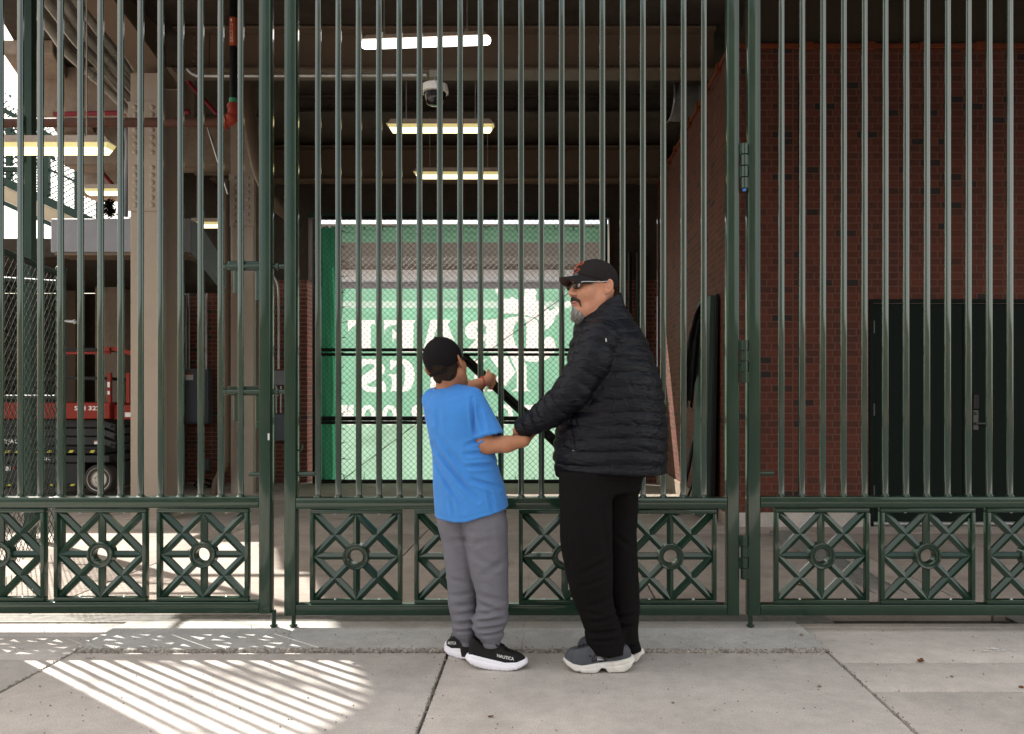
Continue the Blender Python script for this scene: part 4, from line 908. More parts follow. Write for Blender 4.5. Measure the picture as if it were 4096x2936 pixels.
# black rag of foliage by the column
mb = MB()
for k in range(260):
    t = rng.uniform(0, 1); c = Vector(P(242+rng.normal(0,5+3*t), 445+30*t+rng.normal(0,2), 13.5)); a = Vector(rng.normal(0,1,3)).normalized(); b2 = a.orthogonal().normalized(); n = a.cross(b2); s = rng.uniform(.02,.05)
    mb.add([c+b2*s, c+n*s*.5, c-b2*s, c-n*s*.5], [(0,1,2,3)])
tag(mb.build('dark_plant', M['black']), 'small dark tuft of foliage above the grey duct beside the column', 'plant')
# chain link pen in front of the store
def fence(root, a, b_, z0, z1, cell, r, m):
    a = Vector(a); b_ = Vector(b_); ch = chainlink((a.x, a.y, z0), (b_-a), (b_-a).length, z1-z0, cell, r); ch.build('mesh', m, root)
M['galv'] = mat('green_coated_wire', (0.007, 0.018, 0.013), rough=0.5, spec=0.15)
A = Vector((PX(135, 6.55), 6.55, 0)); zt = PZ(596, 6.55)
root = empty('chainlink_fence', (A.x, A.y, -0.03), 'chain link pen with a round capped post in front of the scissor lift', 'fence')
mb = MB(); mb.tube([(A.x, A.y, -0.03), (A.x, A.y, zt)], 0.036, 16); mb.sphere((A.x, A.y, zt), 0.042, 14, 8, sc=(1,1,0.7)); mb.build('fence_post', M['darkgreen'], root, smooth=50)
Bp = Vector((PX(-30, 5.2), 5.2, 0)); Cp = Vector((PX(-60, 6.75), 6.75, 0))
mb = MB(); mb.tube([(A.x, A.y, zt-0.05), (Bp.x, Bp.y, zt-0.05)], 0.022, 12); mb.build('top_rail', M['galv'], root, smooth=50)
mb = MB(); mb.tube([(A.x, A.y, zt-0.11), (Cp.x, Cp.y, PZ(614, 6.75))], 0.02, 12); mb.build('top_rail', M['galv'], root, smooth=50)
mb = MB(); mb.tube([(A.x, A.y, PZ(880, 6.6)), (Cp.x, Cp.y, PZ(880, 6.75))], 0.02, 12); mb.build('middle_rail', M['galv'], root, smooth=50)
fence(root, (A.x-0.02, A.y, 0), (Bp.x, Bp.y, 0), 0.03, zt-0.04, 0.085, 0.0026, M['galv'])
fence(root, (A.x-0.05, A.y+.02, 0), (Cp.x, Cp.y, 0), 0.03, zt-0.1, 0.085, 0.0026, M['galv'])
mb = MB(); mb.tube([(A.x+0.03, A.y, PZ(711, 6.55)), (A.x+0.11, A.y, PZ(713, 6.55))], 0.012, 8); mb.sphere((A.x+0.11, A.y, PZ(713, 6.55)), 0.018); mb.build('latch', M['steel'], root, smooth=50)
# scissor lift
yl = 9.9
def lx(px): return PX(px, yl)
def lz(py): return PZ(py, yl)
root = empty('scissor_lift', (lx(140), yl+0.5, lz(1094)), 'red and grey scissor lift parked behind the left gate bars', 'scissor lift')
mb = MB(); mb.box(lx(-70), lx(243), yl, yl+1.1, lz(928), lz(892)); mb.box(lx(243.5), lx(290), yl+0.08, yl+1.0, lz(930), lz(897)); plat = mb.build('platform', M['liftred'], root, bevel=0.008)
put_text('SJIII 3226', lx(231)-lx(165), lz(899)-lz(911.5), lambda u, v: (lx(198)+u, yl-0.003, lz(905.5)+v), M['white'], plat, bold=0.02)
mb = MB()
for px in (241, 283): mb.bar((lx(px), yl+0.02, lz(893)), (lx(px), yl+0.02, lz(826)), 0.045, 0.045)
mb.build('guard_post', M['liftred'], root, bevel=0.004)
mb = MB(); mb.box(lx(238.4), lx(243.6), yl-0.006, yl-0.003, lz(858), lz(846)); mb.box(lx(238.6), lx(243.4), yl-0.006, yl-0.003, lz(874), lz(866)); mb.build('white_tape', M['white'], root)
for py in (774, 838):
    mb = MB(); mb.bar((lx(-70), yl+0.04, lz(py)), (lx(232), yl+0.04, lz(py)), 0.04, 0.04); mb.bar((lx(232), yl+0.04, lz(py)), (lx(290), yl+0.5, lz(py+8)), 0.04, 0.04); mb.build('guard_rail', M['black'], root)
mb = MB(); mb.bar((lx(120), yl+0.05, lz(782)), (lx(240), yl+0.05, lz(781)), 0.03, 0.03); mb.box(lx(228), lx(242), yl, yl+0.06, lz(778), lz(769)); mb.bar((lx(243), yl+0.05, lz(771)), (lx(287), yl+0.05, lz(782)), 0.04, 0.05); mb.build('gate_bar', M['liftred'], root)
mb = MB()
for k in range(4):
    z1 = lz(929+k*20); z0 = lz(948+k*20); mb.box(lx(-70), lx(205 + (6 if k % 2 else 14)), yl+0.1+0.03*(k % 2), yl+1.0, z0, z1)
st = mb.build('scissor_stack', M['liftgrey'], root, bevel=0.012)
mb = MB()
for (px, py) in ((240, 945), (247, 967), (240, 986)): mb.sphere((lx(px), yl+0.06, lz(py)), 0.022)
for k in range(3): mb.bar((lx(206), yl+0.15, lz(935+k*20)), (lx(247), yl+0.12, lz(948+k*20)), 0.06, 0.07)
mb.build('pivot_link', M['liftgrey'], root)
mb = MB(); mb.box(lx(-70), lx(242), yl, yl+1.1, lz(1025), lz(1009)); mb.box(lx(-70), lx(184), yl+0.03, yl+1.07, lz(1082), lz(1026)); mb.box(lx(184), lx(246), yl+0.3, yl+0.8, lz(1082), lz(1026)); ch_ = mb.build('chassis', M['liftgrey'], root, bevel=0.01)
def stripes(mb, z0, z1, px0, px1, yy):
    px = px0; mb.mi = 1
    while px < px1: mb.add([(lx(px), yy, lz(z1)), (lx(px+9), yy, lz(z1)), (lx(px+13), yy, lz(z0)), (lx(px+4), yy, lz(z0))], [(0,1,2,3)]); px += 23.5
mb = MB(); mb.box(lx(-70), lx(216), yl-0.004, yl+0.09, lz(1004), lz(996)); stripes(mb, 997, 1003, -60, 205, yl-0.006); mb.build('trim_bar', [M['black'], M['hazard']], root)
mb = MB(); mb.box(lx(-70), lx(183), yl+0.026, yl+0.0295, lz(1079), lz(1071)); stripes(mb, 1072.5, 1077, -60, 172, yl+0.024); mb.build('lower_trim', [M['black'], M['hazard']], ch_)
put_text('SKYJACK', lx(112)-lx(51), lz(1019)-lz(1027), lambda u, v: (lx(81.5)+u, yl-0.003, lz(1017)+v), M['white'], ch_, bold=0.02)
put_text('SKYJACK', lx(40)-lx(-20), lz(976)-lz(988), lambda u, v: (lx(12)+u, yl+0.09, lz(980)+v), M['white'], st, bold=0.02)
mb = MB(); mb.box(lx(200), lx(213), yl+0.085, yl+0.094, lz(985), lz(976.5)); mb.build('decal', M['white'], st)
mb = MB(); mb.box(lx(200), lx(213), yl+0.08, yl+0.0845, lz(978.5), lz(976.5)); mb.build('decal_stripe', M['labelorange'], st)
mb = MB(); mb.box(lx(10), lx(21), yl+0.02, yl+0.028, lz(1043), lz(1034)); mb.box(lx(51), lx(53.5), yl+0.02, yl+0.028, lz(1046), lz(1034)); mb.build('decal', M['white'], ch_)
mb = MB(); mb.tube([(lx(31), yl+0.02, lz(1037)), (lx(31), yl+0.0, lz(1037))], 0.018); mb.build('stop_button', M['liftred'], ch_, smooth=40)
for px in (216, -30):
    mb = MB(); c = (lx(px), yl+0.02, lz(1062)); mb.lathe(c, (0,1,0), [(0.1,0.0),(0.142,0.0),(0.146,-0.012),(0.168,-0.012),(0.178,0.005),(0.18,0.03),(0.18,0.16),(0.17,0.18),(0.1,0.18)], 36); wh = mb.build('wheel', M['tyre'], root, smooth=40)
    mb = MB(); mb.lathe(c, (0,1,0), [(0.0,0.008),(0.04,0.008),(0.046,0.0),(0.055,0.012),(0.12,0.02),(0.135,0.0),(0.1425,-0.004),(0.1425,0.05)], 36); rm = mb.build('rim', M['rim'], wh, smooth=40)
    mb = MB()
    for k in range(5): a = 2*math.pi*k/5+.3; mb.sphere((c[0]+0.05*math.cos(a), c[1]+0.008, c[2]+0.05*math.sin(a)), 0.009, 8, 5)
    mb.build('wheel_nut', M['black'], rm)
mb = MB(); mb.box(lx(273), lx(286), yl+0.3, yl+0.4, lz(1060), lz(962)); mb.build('ladder_side', M['liftred'], root, bevel=0.004)
mb = MB(); mb.box(lx(270), lx(286), yl+0.07, yl+0.079, lz(924), lz(914)); mb.build('decal', M['white'], plat)
# leaning board, cloth and hose against the side wall
root = empty('leaning_board', (1.62, 8.6, -0.08), 'dull green board leaning on the brick side wall inside the gate', 'board')
yb0, yb1 = 8.3, 8.78
xa, xb_ = PX(1560, yb0), 1.725; zt_ = PZ(654, yb0); zb_ = -0.06
mb = MB(); mb.hexa([(xa, yb0, zb_), (xa+0.05, yb0, zb_), (xa-0.05, yb1, zb_), (xa, yb1, zb_), (xb_-0.05, yb0, zt_), (xb_, yb0, zt_), (xb_-0.09, yb1, zt_-.02), (xb_-0.04, yb1, zt_-.02)]); mb.build('board', mat('grey_green_board', (0.045,0.075,0.062), rough=0.55, var=0.1), root, bevel=0.004)
mb = MB(); mb.hexa([(xa+0.051, yb0-0.02, zb_), (xa+0.1, yb0-0.02, zb_), (xa+0.051, yb1, zb_), (xa+0.1, yb1, zb_), (xb_+.001, yb0-0.02, zt_+.01), (xb_+0.035, yb0-0.02, zt_+.01), (xb_+.001, yb1, zt_), (xb_+0.035, yb1, zt_)]); mb.build('dark_backing', M['blackplastic'], root, bevel=0.004)
# black cloth over the board's far edge
mb = MB(); n = 26; v = []; f = []
for j in range(n+1):
    t = j/n; py = 668 + (895-668)*t
    for i in range(11):
        s = i/10; wdt = 0.03 + 0.17*math.sin(math.pi*min(1, t*0.75+0.1))**0.8
        x = PX(1572-40*t, 8.85) - wdt*s + 0.015*math.sin(i*2.2+j*0.5); y = 8.74 - 0.1*s + 0.03*math.sin(i*1.7+j*0.3) - .06*t
        v.append((x-0.02, y, PZ(py + (10*math.sin(i*1.3) if j == n else 0), 8.85)))
for j in range(n):
    for i in range(10): a = j*11+i; f.append((a, a+1, a+12, a+11))
mb.add(v, f); tag(mb.build('black_cloth', M['blackplastic'], smooth='all'), 'black cloth hanging over the leaning green board', 'cloth')
conduit(curve([P(1545, 965, 8.9), P(1535, 985, 8.85), P(1524, 1040, 8.8), P(1509, 1100, 8.75), P(1500, 1140, 8.7)]), 0.022, 'black hose propped beside the leaning green board', M['black'], 'hose', name='hose')
conduit(curve([P(1545, 1000, 8.95), P(1542, 1030, 8.9), P(1534, 1070, 8.85), P(1516, 1120, 8.8)]), 0.012, 'thin black cord beside the hose and leaning board', M['black'], 'cord', name='cord')
conduit([P(1415, 560, 12.8), P(1415, 1040, 12.8)], 0.05, 'dark standpipe at the right of the banner opening', M['black'], 'pipe', name='standpipe')
conduit([P(1395, 560, 12.85), P(1395, 1040, 12.85)], 0.03, 'slim dark pipe between the banner opening and the standpipe', M['black'], 'pipe', name='standpipe')
# ================================================================ ACROSS THE STREET (reflected in the gloss paint)
M['stonebld'] = mat('street_facade', (0.16, 0.13, 0.115), rough=0.8, var=0.15, nscale=0.4)
def block(x0, x1, h, label):
    root = empty('street_building', ((x0+x1)/2, -26, -0.14), label, 'building')
    mb = MB(); mb.box(x0, x1, -38, -26, -0.14, h); mb.build('wall', M['stonebld'], root)
    k = 0; x = x0+1.2
    mb = MB(); mb.box(x0-0.1, x1+0.1, -38.1, -25.8, h, h+0.4); mb.build('cornice', M['stonebld'], root)
    while x < x1-1.5:
        for z in np.arange(1.0, h-2, 3.2):
            mb = MB(); mb.box(x, x+1.3, -25.99, -25.95, z, z+1.9); mb.build('window', M['glossdome'], root)
        x += 3.0
block(-34, -9.5, 4.4, 'low flat roofed building across the street to the left'); block(-9, 10.5, 17.0, 'tall brown building straight across the street'); block(11, 32, 4.0, 'long single storey building across the street to the right')
# ================================================================ ORGANIC SURFACES (distance fields turned into meshes)
def smin(a, b, k):
    if k <= 0: return np.minimum(a, b)
    h = np.maximum(k - np.abs(a-b), 0)/k
    return np.minimum(a, b) - h*h*k*0.25
def smax(a, b, k): return -smin(-a, -b, k)
class Field:
    def __init__(s, lo, hi, vox):
        s.lo = np.array(lo, float); s.vox = vox
        s.n = np.ceil((np.array(hi)-s.lo)/vox).astype(int)+1
        s.a = np.full(s.n, 0.2, np.float32)
    def grid(s, lo, hi):
        i0 = np.clip(np.floor((np.array(lo)-s.lo)/s.vox).astype(int), 0, s.n); i1 = np.clip(np.ceil((np.array(hi)-s.lo)/s.vox).astype(int)+1, 0, s.n)
        sl = tuple(slice(a, b) for a, b in zip(i0, i1))
        ax = [(s.lo[d] + s.vox*np.arange(i0[d], i1[d])).astype(np.float32) for d in range(3)]
        X, Y, Z = np.meshgrid(*ax, indexing='ij'); return sl, X, Y, Z
    def add(s, prim, k=0.0, op='u'):
        f, lo, hi = prim; m = k + 3*s.vox + (0.0 if op == 'u' else 0.01)
        sl, X, Y, Z = s.grid(np.array(lo)-m, np.array(hi)+m)
        if X.size == 0: return s
        d = f(X, Y, Z).astype(np.float32)
        if op == 'u': s.a[sl] = smin(s.a[sl], d, k)
        elif op == 's': s.a[sl] = smax(s.a[sl], -d, k)
        return s
    def disp(s, f): 
        sl, X, Y, Z = s.grid(s.lo, s.lo+s.n*s.vox); s.a = s.a + np.where(np.abs(s.a) < 0.05, f(X, Y, Z), 0).astype(np.float32); return s
    def cut(s, f, k=0.0):            # keep where f < 0
        sl, X, Y, Z = s.grid(s.lo, s.lo+s.n*s.vox); s.a = smax(s.a, f(X, Y, Z).astype(np.float32), k); return s
    def mesh(s, relax=1):
        a = s.a; ins = a < 0; nx, ny, nz = a.shape
        cs = np.zeros((nx-1, ny-1, nz-1), np.int8)
        offs = [(i, j, k) for i in (0, 1) for j in (0, 1) for k in (0, 1)]
        for (i, j, k) in offs: cs += ins[i:nx-1+i, j:ny-1+j, k:nz-1+k]
        act = (cs > 0) & (cs < 8); idx = np.full(cs.shape, -1, np.int64); C = np.argwhere(act); idx[act] = np.arange(len(C))
        acc = np.zeros((len(C), 3)); cnt = np.zeros(len(C))
        val = {o: a[C[:,0]+o[0], C[:,1]+o[1], C[:,2]+o[2]].astype(float) for o in offs}
        for o in offs:
            for d in range(3):
                if o[d]: continue
                p = list(o); p[d] = 1; p = tuple(p); v0, v1 = val[o], val[p]; m = (v0 < 0) != (v1 < 0)
                t = np.where(m, v0/np.where(m, v0-v1, 1), 0)
                q = np.tile(np.array(o, float), (len(C), 1)); q[:, d] += t; acc[m] += q[m]; cnt[m] += 1
        V = s.lo + (C + acc/cnt[:, None])*s.vox
        F = []
        for d in range(3):
            e, f_ = [(1, 2), (2, 0), (0, 1)][d]
            sh = [slice(1, -1)]*3; sh[d] = slice(0, -1)
            lo_ = [slice(None)]*3
            A = ins[tuple(slice(0, a.shape[q]-1) if q == d else slice(1, a.shape[q]-1) for q in range(3))]
            Bb = ins[tuple(slice(1, a.shape[q]) if q == d else slice(1, a.shape[q]-1) for q in range(3))]
            E = np.argwhere(A != Bb); 
            if len(E) == 0: continue
            flip = A[tuple(E.T)]
            base = E.copy(); base[:, e] += 1; base[:, f_] += 1
            def cell(de, df):
                q = base.copy(); q[:, e] -= de; q[:, f_] -= df; return idx[tuple(q.T)]
            q = np.stack([cell(1, 1), cell(0, 1), cell(0, 0), cell(1, 0)], 1)
            q[~flip] = q[~flip][:, ::-1]; F.append(q)
        F = np.concatenate(F); F = F[(F >= 0).all(1)]
        for _ in range(relax):
            sm = np.zeros_like(V); ct = np.zeros(len(V))
            for i in range(4):
                np.add.at(sm, F[:, i], V[F[:, (i+1) % 4]] + V[F[:, (i+3) % 4]]); np.add.at(ct, F[:, i], 2)
            V = V*0.5 + 0.5*sm/np.maximum(ct, 1)[:, None]
        return V, F
    def build(s, name, m, parent=None, relax=1, keep=None):
        V, F = s.mesh(relax)
        if keep is not None:
            mk = keep(V); F = F[mk[F].all(1)]; u = np.unique(F); mp = np.zeros(len(V), int); mp[u] = np.arange(len(u)); V = V[u]; F = mp[F]
        me = bpy.data.meshes.new(name); me.vertices.add(len(V)); me.vertices.foreach_set('co', V.astype(np.float32).ravel())
        me.loops.add(F.size); me.loops.foreach_set('vertex_index', F.astype(np.int32).ravel()); me.polygons.add(len(F))
        me.polygons.foreach_set('loop_start', np.arange(0, F.size, 4, dtype=np.int32)); me.update(calc_edges=True); me.validate()
        return link_mesh(name, me, m, parent, 'all')
def hermite(xs, ys, x):
    xs = np.asarray(xs, float); ys = np.asarray(ys, float)
    m = np.gradient(ys, xs); i = np.clip(np.searchsorted(xs, x)-1, 0, len(xs)-2); h = xs[i+1]-xs[i]; t = np.clip((x-xs[i])/h, 0, 1)
    return ((2*t**3-3*t**2+1)*ys[i] + (t**3-2*t**2+t)*h*m[i] + (-2*t**3+3*t**2)*ys[i+1] + (t**3-t**2)*h*m[i+1])
def loft(rows, yaw=0.0, p=2.0, pad=0.0, cap=True):
    """rows: (z, cx, cy, a, b) ascending in z; superelliptic sections turned by yaw"""
    rows = sorted(rows); A = np.array(rows, float); zs = A[:, 0]; c, s_ = math.cos(yaw), math.sin(yaw)
    def f(X, Y, Z):
        z1 = Z[0, 0, :] if Z.ndim == 3 else Z
        cx, cy, a, b = (hermite(zs, A[:, i], z1) for i in (1, 2, 3, 4)); a = a+pad; b = b+pad
        dx = X-cx; dy = Y-cy; u = dx*c + dy*s_; v = -dx*s_ + dy*c
        r = (np.abs(u/a)**p + np.abs(v/b)**p)**(1/p)
        g = np.sqrt((u/(a*a))**2 + (v/(b*b))**2) + 1e-6
        d = np.where(r < 0.5, (r-1)*np.minimum(a, b), (r-1)*np.minimum(r/np.maximum(g, 1e-6), np.maximum(a, b)))
        if cap: d = np.maximum(d, np.maximum(zs[0]-Z, Z-zs[-1]))
        return d
    m = np.max(A[:, 3:5])+pad
    return f, (A[:,1].min()-m, A[:,2].min()-m, zs[0]), (A[:,1].max()+m, A[:,2].max()+m, zs[-1])
def cone(p0, p1, r0, r1):
    p0 = np.array(p0, float); p1 = np.array(p1, float); d = p1-p0; L2 = d@d
    def f(X, Y, Z):
        t = np.clip(((X-p0[0])*d[0]+(Y-p0[1])*d[1]+(Z-p0[2])*d[2])/L2, 0, 1)
        return np.sqrt((X-p0[0]-d[0]*t)**2+(Y-p0[1]-d[1]*t)**2+(Z-p0[2]-d[2]*t)**2) - (r0+(r1-r0)*t)
    m = max(r0, r1); return f, np.minimum(p0, p1)-m, np.maximum(p0, p1)+m
def ellip(c, r, Rm=None):
    c = np.array(c, float); r = np.array(r, float); Rm = np.eye(3) if Rm is None else np.array(Rm, float)   # columns = axes
    def f(X, Y, Z):
        x, y, z = X-c[0], Y-c[1], Z-c[2]
        q = [(x*Rm[0, i]+y*Rm[1, i]+z*Rm[2, i])/r[i] for i in range(3)]
        k0 = np.sqrt(q[0]**2+q[1]**2+q[2]**2); k1 = np.sqrt(sum((q[i]/r[i])**2 for i in range(3)))
        return k0*(k0-1)/np.maximum(k1, 1e-6)
    m = r.max(); return f, c-m, c+m
_nd = rng.normal(0, 1, (9, 3)); _np = rng.uniform(0, 6.28, 9)
def fnoise(X, Y, Z, s):
    o = 0
    for i in range(9):
        k = _nd[i]*s*(1+0.25*i); o = o + np.sin(X*k[0]+Y*k[1]+Z*k[2]+_np[i])/(1+0.25*i)
    return o/4
def axes(F, Lh, roll=0.0):
    F = Vector(F).normalized(); L = Vector(Lh); L = (L - F*L.dot(F)).normalized(); U = F.cross(L)
    return np.array([F, L, U]).T         # columns forward, left, up
# ================================================================ PEOPLE
from mathutils.bvhtree import BVHTree
def skin_mat(name, col, var=0.12, extra=None):
    return mat(name, col, rough=0.55, var=var, nscale=22, bump=0.16, bscale=240, spec=0.3, sss=0.05, rvar=0.1, stain=tuple(c*q for c, q in zip(col, (.82,.66,.62))), stain_scale=16, stain_amt=0.5)
SK_M = skin_mat('tan_skin', (0.43, 0.205, 0.13)); SK_B = skin_mat('brown_skin', (0.36, 0.165, 0.092))
NAVY = mat('black_nylon', (0.0042, 0.0048, 0.0085), rough=0.42, var=0.2, nscale=12, bump=0.16, bscale=38, spec=0.17, bump2=0.6, b2scale=16, b2stretch=(1.0, 1.0, 2.6))
BLKTR = mat('black_cotton', (0.0048, 0.0042, 0.0045), rough=0.9, var=0.2, bump=0.15, bscale=400, spec=0.12, bump2=0.35, b2scale=9, b2stretch=(1,1,1.6))
CAPM = mat('black_cap_twill', (0.0055, 0.0045, 0.0055), rough=0.85, var=0.15, bump=0.1, bscale=500, spec=0.14)
CAPG = mat('charcoal_cap_twill', (0.013, 0.0105, 0.0115), rough=0.85, var=0.15, bump=0.1, bscale=500, spec=0.15)
UNDER = mat('brown_brim_lining', (0.085, 0.062, 0.055), rough=0.85)
BLUE = mat('blue_jersey', (0.043, 0.20, 0.55), rough=0.85, var=0.05, nscale=18, bump=0.12, bscale=420, spec=0.2, sheen=0.15, bump2=0.3, b2scale=8, b2stretch=(1,1,0.7))
GREY = mat('grey_track_cloth', (0.132, 0.130, 0.156), rough=0.75, var=0.06, nscale=12, bump=0.1, bscale=420, spec=0.25, bump2=0.45, b2scale=10, b2stretch=(1,1,1.7))
HAIR = mat('dark_hair', (0.021, 0.013, 0.009), rough=0.75, var=0.4, nscale=120, spec=0.15, bump=0.6, bscale=220, stretch=(1,1,0.4))
BEARD = mat('grey_beard', (0.19, 0.178, 0.17), rough=0.7, var=0.9, nscale=150, bump=0.9, bscale=180, stretch=(1,1,0.2))
MOUST = mat('dark_moustache', (0.03, 0.021, 0.018), rough=0.7, var=0.6, nscale=150, bump=0.8, bscale=200)
LENS = mat('dark_lens', (0.012, 0.006, 0.006), rough=0.06, spec=0.6, coat=0.5)
LIP = mat('lip_skin', (0.36, 0.15, 0.125), rough=0.45, var=0.1)
def place(C, A):
    C = np.array(C); return lambda f, l, u: C + A @ np.array([f, l, u])
def hit(o, px, py, off=0.002):
    me = o.data; dg = None
    w = world_loc(o); bv = BVHTree.FromPolygons([v.co + w for v in me.vertices], [list(p.vertices) for p in me.polygons])
    cam = Vector((0, 0, EYE)); d = Vector((PX(px, 1), 1.0, (HY-py)/FX)).normalized()
    h = bv.ray_cast(cam, d); return h[0] - d*off if h[0] else None
def fold(lines, y):              # ridges along pixel segments -> displacement (positive = outward)
    L = [(np.array([PX(a, y), PZ(b_, y)]), np.array([PX(c, y), PZ(d, y)]), amp, w) for (a, b_, c, d, amp, w) in lines]
    def f(X, Y, Z):
        o = 0
        for p, q, amp, w in L:
            d = q-p; L2 = d@d; t = ((X-p[0])*d[0]+(Z-p[1])*d[1])/L2; tc = np.clip(t, 0, 1)
            dist = np.sqrt((X-p[0]-d[0]*tc)**2+(Z-p[1]-d[1]*tc)**2)
            e = np.sin(np.pi*np.clip(tc, 0.04, 0.96))**0.5
            o = o + amp*e*(np.exp(-(dist/w)**2) - 0.6*np.exp(-((dist-1.7*w)/(w*0.8))**2))
        return o
    return f
def rows_px(rows, y, yaw=0.0):
    out = []
    for (py, L, Rr, yc, b) in rows:
        hw = (PX(Rr, y)-PX(L, y))/2; a = math.sqrt(max(hw*hw-(b*math.sin(yaw))**2, 0.0004))/math.cos(yaw)
        out.append((PZ(py, y), (PX(L, y)+PX(Rr, y))/2, yc, a, b))
    return out
def finger(F, pts, r0, r1, k=0.004):
    for i in range(len(pts)-1):
        t0, t1 = i/(len(pts)-1), (i+1)/(len(pts)-1)
        F.add(cone(pts[i], pts[i+1], r0+(r1-r0)*t0, r0+(r1-r0)*t1), 0.003 if i else k)
# ---------------------------------------------------------------- the man
MY = 3.6
man = empty('person', (0.26, 3.62, 0.0), 'man in black quilted jacket, black trousers, cap and sunglasses holding the boy by the wrist', 'person')
HF = axes((-0.866, -0.5, 0.0), (0.5, -0.866, 0.0)); HC = np.array((0.212, 3.60, 1.685)); h = place(HC, HF)
F = Field((-0.15, 3.28, 0.02), (0.56, 3.98, 1.82), 0.0038)
def face(F, h, A, s=1.0, child=False):
    e = lambda c, r, k=0.015, op='u': F.add(ellip(h(*[q*s for q in c]), [q*s for q in r], A), k*s, op)
    e((-.005,0,.02), (.098,.077,.095)); e((.035,0,-.055), (.066,.060,.085), .03)
    for sg in (1, -1):
        F.add(cone(h(0*s, sg*.056*s, -.06*s), h(.07*s, sg*.02*s, -.118*s), .022*s, .022*s), .03*s)
        e((.062, sg*.036, -.034), (.036,.030,.034), .025)
    e((.083,0,.024), (.024,.052,.014), .02); e((.083,0,-.113), (.026,.027,.022), .02)
    F.add(cone(h(.096*s,0,.012*s), h(.121*s,0,-.036*s), .009*s, .0125*s), .010*s)
    for sg in (1, -1):
        e((.107, sg*.014, -.040), (.013,.010,.009), .006); e((.104, sg*.031, .001), (.012,.019,.010), .010, 's'); e((.081, sg*.031, .0), (.014,.015,.013), .003)
    e((.101,0,-.074), (.012,.025,.006), .006); e((.099,0,-.087), (.012,.022,.0075), .006); e((.114,0,-.0805), (.014,.024,.0018), .002, 's')
    for sg in (1, -1):
        B2 = A @ np.array(Matrix.Rotation(-sg*0.5, 3, 'Z')) @ np.array(Matrix.Rotation(-0.2, 3, 'Y'))
        c = h(-.020*s, sg*.086*s, -.006*s)
        F.add(ellip(c, [.021*s,.007*s,.033*s], B2), .006*s); nn = B2[:,1]*sg; F.add(ellip(c + nn*.0075*s + B2[:,0]*.003*s, [.0125*s,.0075*s,.023*s], B2), .002*s, 's'); F.add(ellip(c + nn*.002*s + B2[:,0]*.001*s - B2[:,2]*.002*s, [.006*s,.005*s,.012*s], B2), .003*s)
        F.add(ellip(h(-.008*s, sg*.080*s, -.031*s), [.010*s,.006*s,.010*s], B2), .006*s)
face(F, h, HF)
F.add(cone(h(-.02,0,-.06), (0.245, 3.62, 1.50), .062, .074), .03)
# hidden body inside the clothes: trunk, arms, legs
F.add(cone((0.25,3.63,1.46), (0.25,3.63,1.0), .13, .17), .05); F.add(cone((0.24,3.52,1.40), (0.27,3.75,1.40), .07, .07), .05)
for (a, b_, c) in ((P(1322,757,3.43), P(1265,866,3.41), P(1163,946,3.56)), (P(1385,765,3.82), P(1400,885,3.86), P(1372,1000,3.80))):
    F.add(cone(a, b_, .045, .042), .03); F.add(cone(b_, c, .042, .028), .02)
for pts in ((P(1300,1060,3.53), P(1312,1230,3.52), P(1345,1430,3.575)), (P(1375,1060,3.73), P(1378,1230,3.72), P(1388,1425,3.67))):
    F.add(cone(pts[0], pts[1], .08, .055), .04); F.add(cone(pts[1], pts[2], .055, .038), .02)
# near hand closing on the boy's wrist: palm, four fingers round the far side, thumb on the near side
F.add(cone(P(1162,947,3.565), P(1150,955,3.585), .028, .026), .01); F.add(ellip(P(1149,957,3.592), (.026,.036,.020)), .012)
for i in range(4):
    yy = 3.572+0.0185*i; s_ = (1, 1.06, 1.03, .9)[i]
    finger(F, [P(1148, 956, yy), P(1148-12*s_, 959+2*i*0.5, yy+.01), P(1148-13*s_, 972, yy+.016), P(1148-2*s_, 988, yy+.01), P(1158, 989, yy-.004)], .0105, .0078, .006)
finger(F, [P(1152, 952, 3.565), P(1144, 951, 3.553), P(1141, 947.5, 3.548)], .0115, .0085, .006)
# far hand, relaxed, at the end of the far sleeve
F.add(cone(P(1372,1000,3.80), P(1362,1032,3.79), .027, .024), .01); F.add(ellip(P(1360,1040,3.79), (.02,.03,.04)), .012)
for i in range(4): finger(F, [P(1358, 1050, 3.765+.017*i), P(1353, 1066, 3.765+.017*i), P(1352, 1078, 3.77+.015*i), P(1357, 1086, 3.772+.014*i)], .0095, .007)
finger(F, [P(1352, 1036, 3.77), P(1344, 1050, 3.765), P(1343, 1062, 3.768)], .0105, .008)
body = F.build('body', SK_M, man)
# moustache, beard, lips
def local_field(C, A, lo, hi, vox): pass
Fm = Field(h(0,0,0)-0.16, h(0,0,0)+0.16, 0.0026)
for sg in (1, -1):
    Fm.add(cone(h(.112, sg*.004, -.061), h(.098, sg*.030, -.072), .0078, .0050), .004); Fm.add(cone(h(.098, sg*.030, -.072), h(.091, sg*.034, -.098), .0036, .0026), .003)
Fm.disp(lambda X, Y, Z: 0.0012*fnoise(X, Y, Z*0.4, 220)); Fm.build('moustache', MOUST, man)
Fb = Field(h(0,0,0)-0.2, h(0,0,0)+0.2, 0.003)
Fb.add(ellip(h(.080,0,-.128), (.036,.037,.034), HF), 0); Fb.add(ellip(h(.078,0,-.143), (.027,.030,.024), HF), .015); Fb.add(cone(h(.100,0,-.098), h(.098,0,-.115), .010, .016), .01)
for sg in (1, -1): Fb.add(cone(h(.07, sg*.035, -.115), h(.02, sg*.054, -.085), .010, .004), .008)
Fb.disp(lambda X, Y, Z: 0.0022*fnoise(X, Y, Z*0.35, 170)); bd = Fb.build('beard', BEARD, man)
loc_v = lambda v: HF.T @ (np.array(v) - HC)
mb = MB(); wl = world_loc(man)
